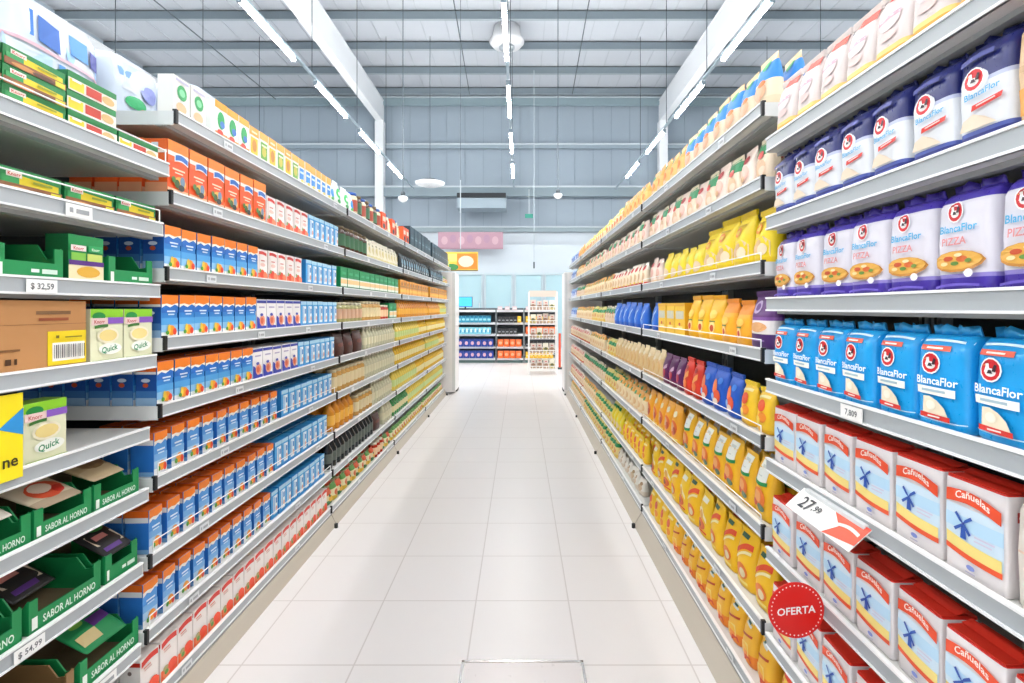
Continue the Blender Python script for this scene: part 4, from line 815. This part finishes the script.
# ------------------------------------------------------------------ lights
rowx = (-5.35, -2.75, -.16, 2.47, 5.07)
ZL = EYE + 3.0
first = None
rn = ['far left', 'left', 'middle', 'right', 'far right']
for ri, x in enumerate(rowx):
    m = MB(); m.box(-.018, -7.6, 0, .018, 7.6, .03, ('#9fb0ba', .4)); o = m.build('lighting_rail', None, (x, 5.6, ZL + .07)); tag(o, 'grey overhead lighting rail carrying the %s row of strip lights' % rn[ri], 'rail', 'overhead lighting rails')
    for k in range(8):
        y = 5.62 - 1.87 * 3 + 1.87 * k + (-1.87 * 1)
        y = 5.62 + 1.87 * (k - 4)
        lab = 'white LED strip light, %s from camera in the %s row' % (ordn(k + 1), rn[ri])
        if first is None:
            root = empty('ceiling_strip_light')
            a = MB(); a.box(-.012, -.6, .05, .012, .6, .069, ('#e8ebee', .4)); a.box(-.028, -.61, -.006, .028, -.6, .06, ('#7c8a94', .4)); a.box(-.028, .6, -.006, .028, .61, .06, ('#7c8a94', .4)); a = a.build('housing', root)
            g = MB(); g.tube((0, -.595, .02), (0, .595, .02), .022, ('#ffffff', .5, 0.0, 'glow'), 10); g = g.build('diffuser', root)
            first = (root, (a, g)); o = root
        else:
            o = first[0].copy(); COL.objects.link(o)
            for ch in first[1]: cc = ch.copy(); COL.objects.link(cc); cc.parent = o
        o.location = (x, y, ZL); tag(o, lab, 'light', 'LED strip lights')
        m = MB(); m.tube((x, y - .72, ZL + .1), (x, y - .72, ZC - .2), .006, ('#3c464d', .5), 5); w_ = m.build('hanging_wire')
        tag(w_, 'thin dark wire holding the %s lighting rail, %s from camera' % (rn[ri], ordn(k + 1)), 'wire', 'rail suspension wires')
for i, (xa, ya, za, xb, yb, zb) in enumerate(((-1.15, 7.6, ZC - .25, -1.3, 13.2, ZC - .25), (1.2, 7.6, ZC - .25, 1.35, 13.2, ZC - .25), (-6.6, 5, ZC - .3, -6.4, 13.4, ZC - .3))):
    m = MB(); m.tube((xa, ya, za), (xb, yb, zb), .012, ('#4f5a60', .5)); o = m.build('ceiling_rod'); tag(o, 'thin dark steel rod under the roof purlins, %s' % ('left of the middle lights', 'right of the middle lights', 'over the far left lights')[i], 'rod')

# ------------------------------------------------------------------ far end of the shop
def far_box(px0, px1, d): return (px0 - 520) * d / F, (px1 - 520) * d / F
FD = 9.87
def fz(y, d): return EYE + (308 - y) * d / F
carton('far_teal', 'drink_bottle_pack', 'small teal pack', .075, .13, .06, '#2c8fae', [('r', .1, .3, .9, .6, '#8fd0e0'), ('r', .1, .8, .9, .95, '#1c5f80')])
carton('far_cyan', 'drink_bottle_pack', 'small pale cyan pack', .075, .13, .06, '#7fc8d8', [('r', .1, .3, .5, .8, '#d9eef2'), ('r', .6, .2, .9, .6, '#2f88b8')])
carton('far_navy', 'dairy_box', 'navy box with pink spot', .11, .15, .06, '#1d3d92', [('e', .5, .45, .28, .24, '#d8a8b4'), ('r', 0, .85, 1, 1, '#16306f')])
carton('far_black', 'battery_pack', 'small black pack', .07, .11, .06, '#2b2d30', [('r', .2, .3, .8, .5, '#9a9da0')])
carton('far_pale', 'soap_box', 'small pale pink box', .09, .07, .06, '#d8c0c4', [('r', .1, .3, .9, .7, '#eadcdc')])
carton('far_yellow', 'battery_pack', 'small yellow pack', .07, .12, .06, '#eeb92e', [('r', .2, .3, .8, .5, '#f6dc8a')])
bag('far_orange', 'snack_bag', 'orange snack bag', .11, .14, .06, [(1, '#ee6a2c')], [('e', .5, .5, .3, .2, '#f2a27a')], cat='bag')
levels_y = (310, 322.5, 334, 346.5, 358)
for ui, (xa, xb, nm) in enumerate(((456, 496, 'left'), (496, 524, 'middle'), (524, 558, 'right'))):
    x0, x1 = far_box(xa, xb, FD); cx = (x0 + x1) / 2; hw = (x1 - x0) / 2 - .003
    root = empty('low_shelving_unit', (cx, FD + .25, 0)); tag(root, 'low white shelving unit across the aisle end, %s one of three' % nm, 'shelving unit', 'low units across the aisle end')
    m = MB(); m.box(-hw, .2, 0, hw, .24, fz(308, FD), ('#5a6268', .5)); m.build('back_panel', root)
    for a in (-1, 1):
        m = MB(); m.box(a * hw, -.2, 0, a * (hw - .012), .2, fz(310, FD), ('#8c9498', .4)); m.build('side_panel', root)
    m = MB(); m.box(-hw + .02, -.2, 0, hw - .02, -.18, .09, ('#5f7a78', .4)); m.build('kick_plate', root)
    for l, y in enumerate(levels_y):
        z = fz(y, FD); m = MB(); m.box(-hw + .013, -.25, z - .04, hw - .013, .199, z, ('#e3e6e7', .4)); m.build('shelf', root)
        seq = [['far_pale'], ['far_teal', 'far_black', 'far_yellow'], ['far_cyan', 'far_black', 'far_orange'], ['far_navy', 'far_orange', 'far_black'], ['far_navy', 'far_orange', 'far_yellow']][l]
        if l == 0 and ui == 0: continue
        x = cx - hw + .03; cnt = {}
        while x < cx + hw - .03:
            key = seq[0] if l == 0 else seq[ui]
            if l and ui == 1 and l < 3 and x > cx + hw * .35: key = 'far_yellow' if l == 1 else 'far_orange'
            p = PT[key]; sc = 1 if l == 0 else min(1, (fz(levels_y[l - 1], FD) - z - .05) / p['h'])
            if x + p['w'] * sc > cx + hw - .02: break
            cnt[key] = cnt.get(key, 0) + 1
            put(key, (x + p['w'] * sc / 2, FD - .02, z + .001), R(random.uniform(-2, 2)), '%s, %s along the %s shelf of the %s low unit' % (p['look'], ordn(cnt[key]), ['top', 'second', 'third', 'fourth', 'fifth'][l], nm), 'stock on the low units', sc); x += p['w'] * sc + (.006 if l else .05)
# monitor on the low unit
root = empty('monitor', (-1.08, FD + .25, fz(310, FD) + .001)); tag(root, 'small monitor with blue screen on the low white unit', 'monitor')
m = MB(); m.box(-.07, -.05, 0, .07, .05, .012, '#2a3038'); m.box(-.015, -.01, .012, .015, .01, .06, '#2a3038'); m.build('stand', root)
m = MB(); m.box(-.14, -.02, .06, .14, .015, .26, '#243444'); m.build('bezel', root)
m = MB(); m.box(-.13, -.023, .07, .13, -.0205, .25, ('#2f86c8', .3, 0.0, 'screen')); m.build('screen', root)
# wire display rack with bags
rx0, rx1 = far_box(529, 557, 8.1); cx = (rx0 + rx1) / 2; hw = (rx1 - rx0) / 2
root = empty('wire_rack', (cx, 8.25, 0)); tag(root, 'tall white wire display rack of bags by the right shelving end', 'rack')
c = ('#ece9e6', .35)
for a in (-1, 1):
    for q in (-.16, .16):
        m = MB(); m.tube((a * hw, q, 0), (a * hw, q, 1.32), .011, c); m.build('post', root)
RZ = [.08, .33, .57, .8, 1.02]
for z in RZ:
    m = MB()
    for zz in (z, z + .06):
        m.tube((-hw, -.16, zz), (hw, -.16, zz), .006, c); m.tube((-hw, .16, zz), (hw, .16, zz), .006, c)
        for a in (-1, 1): m.tube((a * hw, -.16, zz), (a * hw, .16, zz), .006, c)
    for i in range(9): m.tube((-hw + 2 * hw * i / 8, -.16, z), (-hw + 2 * hw * i / 8, .16, z), .005, c); m.tube((-hw + 2 * hw * i / 8, -.16, z), (-hw + 2 * hw * i / 8, -.16, z + .06), .004, c)
    m.build('basket', root)
m = MB(); m.box(-hw, -.012, 1.24, hw, .012, 1.34, '#dccabc'); m.build('header_board', root)
bag('rack_beige', 'snack_bag', 'beige snack bag', .1, .17, .06, [(.5, '#b39a86'), (1, '#cfc0b4')], [('e', .5, .4, .3, .18, '#94705a'), ('e', .5, .75, .2, .07, '#b8605a')])
bag('rack_olive', 'snack_bag', 'olive snack bag', .1, .17, .06, [(.5, '#c9b878'), (1, '#e2dcc8')], [('e', .5, .4, .3, .18, '#6a6a3a')])
for k, z in enumerate(RZ):
    for i in range(4):
        key = 'rack_olive' if (i + k) % 4 == 3 else 'rack_beige'
        put(key, (cx - hw + .07 + .1 * i, 8.25 + random.uniform(-.05, .02), z + .012), R(random.uniform(-12, 12)), '%s, %s in the %s basket up of the wire rack' % (PT[key]['look'], ordn(i + 1), ordn(k + 1)), 'bags in the wire rack', random.uniform(.84, .95))
# red stand sign beside the right end
root = empty('red_stand_sign', (.69, 8.9, 0)); tag(root, 'narrow red floor sign beside the wire rack', 'sign')
m = MB(); m.box(-.02, -.01, .03, .02, .01, .62, '#e2552e'); m.build('board', root); m = MB(); m.box(-.06, -.06, 0, .06, .06, .03, '#3a3f44'); m.build('base', root)
# cold room front with glass doors at the back wall
root = empty('cold_room_front', (0, Y1 - .4, 0)); tag(root, 'white cold room front with pale glass doors at the back', 'cold room')
m = MB(); m.box(-2.2, .05, 0, 2.6, .3, 2.75, ('#ccd6de', .4)); m.build('housing', root)
for i in range(5):
    x = -1.75 + .8 * i; m = MB(); c = ('#c6d6dc', .35)
    m.box(x, .0, .1, x + .04, .049, 2.0, c); m.box(x + .72, .0, .1, x + .76, .049, 2.0, c); m.box(x + .04, 0, .1, x + .72, .049, .16, c); m.box(x + .04, 0, 1.94, x + .72, .049, 2.0, c); dr = m.build('glass_door', root)
    m = MB(); m.box(x + .045, .03, .165, x + .715, .04, 1.935, ('#b2d2da', .1)); m.build('pane', dr)
    m = MB(); m.box(x + .66, -.03, .9, x + .68, 0, 1.2, ('#c9d2d6', .3)); m.build('handle', dr)
# pink banner, hanging sign, AC, domes
x0, x1 = far_box(438, 503, 13.2)
m = MB(); m.box(x0, 13.2, fz(249, 13.2), x1, 13.22, fz(232, 13.2), '#b08a98'); Pb = lambda u, v, off=0: (x0 + (x1 - x0) * u, 13.2 - off, fz(249, 13.2) + (fz(232, 13.2) - fz(249, 13.2)) * v)
art(m, Pb, x1 - x0, .45, [('e', .1 + .13 * i, .5 + .1 * (i % 2), .05, .25, ('#c4a0ac', '#a8849a')[i % 2]) for i in range(7)] + [('r', 0, 0, 1, .08, '#a07a88')], off=.002, step=.0005)
o = m.build('hanging_banner', None); tag(o, 'pale pink banner on the back wall over the cold room', 'banner')
d = 7.0; x0, x1 = far_box(443, 478, d); za, zb = fz(271, d), fz(252, d); cx = (x0 + x1) / 2
root = empty('hanging_sign', (cx, d, za)); tag(root, 'yellow and orange hanging sign at the left shelving end', 'sign')
m = MB(); w_, h_ = x1 - x0, zb - za; m.box(-w_ / 2, -.012, 0, w_ / 2, .012, h_, '#f0c84a', {'left': '#3a3a34', 'right': '#c98a2a'}); Ph = lambda u, v, off=0: ((u - .5) * w_, -.012 - off, v * h_)
art(m, Ph, w_, h_, [('r', .4, .1, .98, .92, '#ef8a2c'), ('e', .66, .5, .22, .3, '#f6ddc4'), ('e', .25, .2, .2, .18, '#3f8a4a'), ('r', .05, .5, .4, .9, '#f4e07a'), ('r', 0, 0, 1, .06, '#6a5a34')], off=.001); m.build('board', root)
m = MB(); m.tube((0, 0, h_), (0, 0, fz(180, d) - za), .006, '#bcc6cb'); m.tube((0, 0, fz(180, d) - za), (0, 0, ZC - .2 - za), .004, '#56626a'); m.build('hanger_pole', root)
d = 13.0; x0, x1 = far_box(457, 506, d); root = empty('air_conditioner', ((x0 + x1) / 2, d, fz(208, d))); tag(root, 'long wall air conditioner with dark slot on the back beam', 'air conditioner')
hw = (x1 - x0) / 2; hh = fz(193, d) - fz(208, d); m = MB(); m.box(-hw, 0, 0, hw, .6, hh, ('#93a3ae', .4)); m.build('casing', root); m = MB(); m.box(-hw, -.03, hh - .12, hw, -.001, hh, '#10181e'); m.build('air_slot', root)  # casing and dark slot of the wall air conditioner
for i, (px, py, d, lab) in enumerate(((558, 196, 9.0, 'small white dome camera hanging over the right shelving end'), (403, 199, 8.0, 'small white dome camera hanging over the left shelving'), (430, 184, 10.5, 'flat white ceiling unit hanging beside the left lights'))):
    x = (px - 520) * d / F; z = fz(py, d); root = empty('dome_camera' if i < 2 else 'ceiling_antenna', (x, d, z)); tag(root, lab, 'camera' if i < 2 else 'antenna')
    m = MB(); rr = .075 if i < 2 else .3
    m.lathe([(.02, -.05), (rr * .7, -.035), (rr, 0), (rr, .03), (rr * .6, .045)], ('#f0f2f3', .3)); m.build('dome', root)
    m = MB(); m.lathe([(rr * .5, .046), (rr * .5, .09), (.02, .12)], '#4a545a'); m.tube((0, 0, .1), (0, 0, ZC - .2 - z), .008, '#56626a'); m.build('mount', root)
x = -.27; root = empty('ceiling_vent', (x, 10.5, ZC - .42)); tag(root, 'pale round roof vent behind the middle strip lights', 'vent')
m = MB(); m.lathe([(.1, 0), (.3, .03), (.36, .1), (.3, .2), (.26, .4)], ('#dfe0e2', .4), 20); m.build('cowl', root)
m = MB(); m.lathe([(.05, -.04), (.16, -.03), (.16, -.002)], ('#aab2b8', .4), 16); m.build('hub', root)
d = 12.9; x = (529 - 520) * d / F; root = empty('exit_sign', (x, d, fz(218, d))); tag(root, 'small green exit sign hanging under the back beam', 'sign')
m = MB(); m.box(-.1, -.015, 0, .1, .015, .1, '#2f8f7c'); m.build('board', root); m = MB(); m.tube((0, 0, .1), (0, 0, 4.05 - fz(218, d)), .006, '#dfe4e6'); m.build('hanger', root)
d = 12.0; x = (534 - 520) * d / F; m = MB(); m.tube((0, 0, 0), (0, 0, ZC - .2 - fz(262, d)), .008, '#b4c0c6'); m.tube((0, 0, -.15), (0, 0, 0), .02, '#5a646a'); o = m.build('hanging_pole', None, (x, d, fz(262, d))); tag(o, 'thin white pole hanging before the cold room', 'pole')

# ------------------------------------------------------------------ scale to metres, camera, world
for o in list(SC.objects):
    if o.parent is None:
        o.location = o.location * S; o.scale = o.scale * S
cam = bpy.data.cameras.new('camera'); co = bpy.data.objects.new('camera', cam); COL.objects.link(co); SC.camera = co
co.location = (0, 0, EYE * S); co.rotation_euler = (R(90), 0, 0)
cam.sensor_width = 36; cam.lens = 18; cam.shift_x = -8 / 1024; cam.shift_y = -33.5 / 1024; cam.clip_end = 100; cam.clip_start = .02
wd = bpy.data.worlds.new('world'); SC.world = wd; wd.use_nodes = True
bg = wd.node_tree.nodes['Background']; bg.inputs[0].default_value = (.93, .97, 1, 1); bg.inputs[1].default_value = .38
vs_ = SC.view_settings; vs_.view_transform = 'Standard'; vs_.look = 'None'; vs_.gamma = 1; vs_.use_curve_mapping = False; vs_.exposure = 1.85
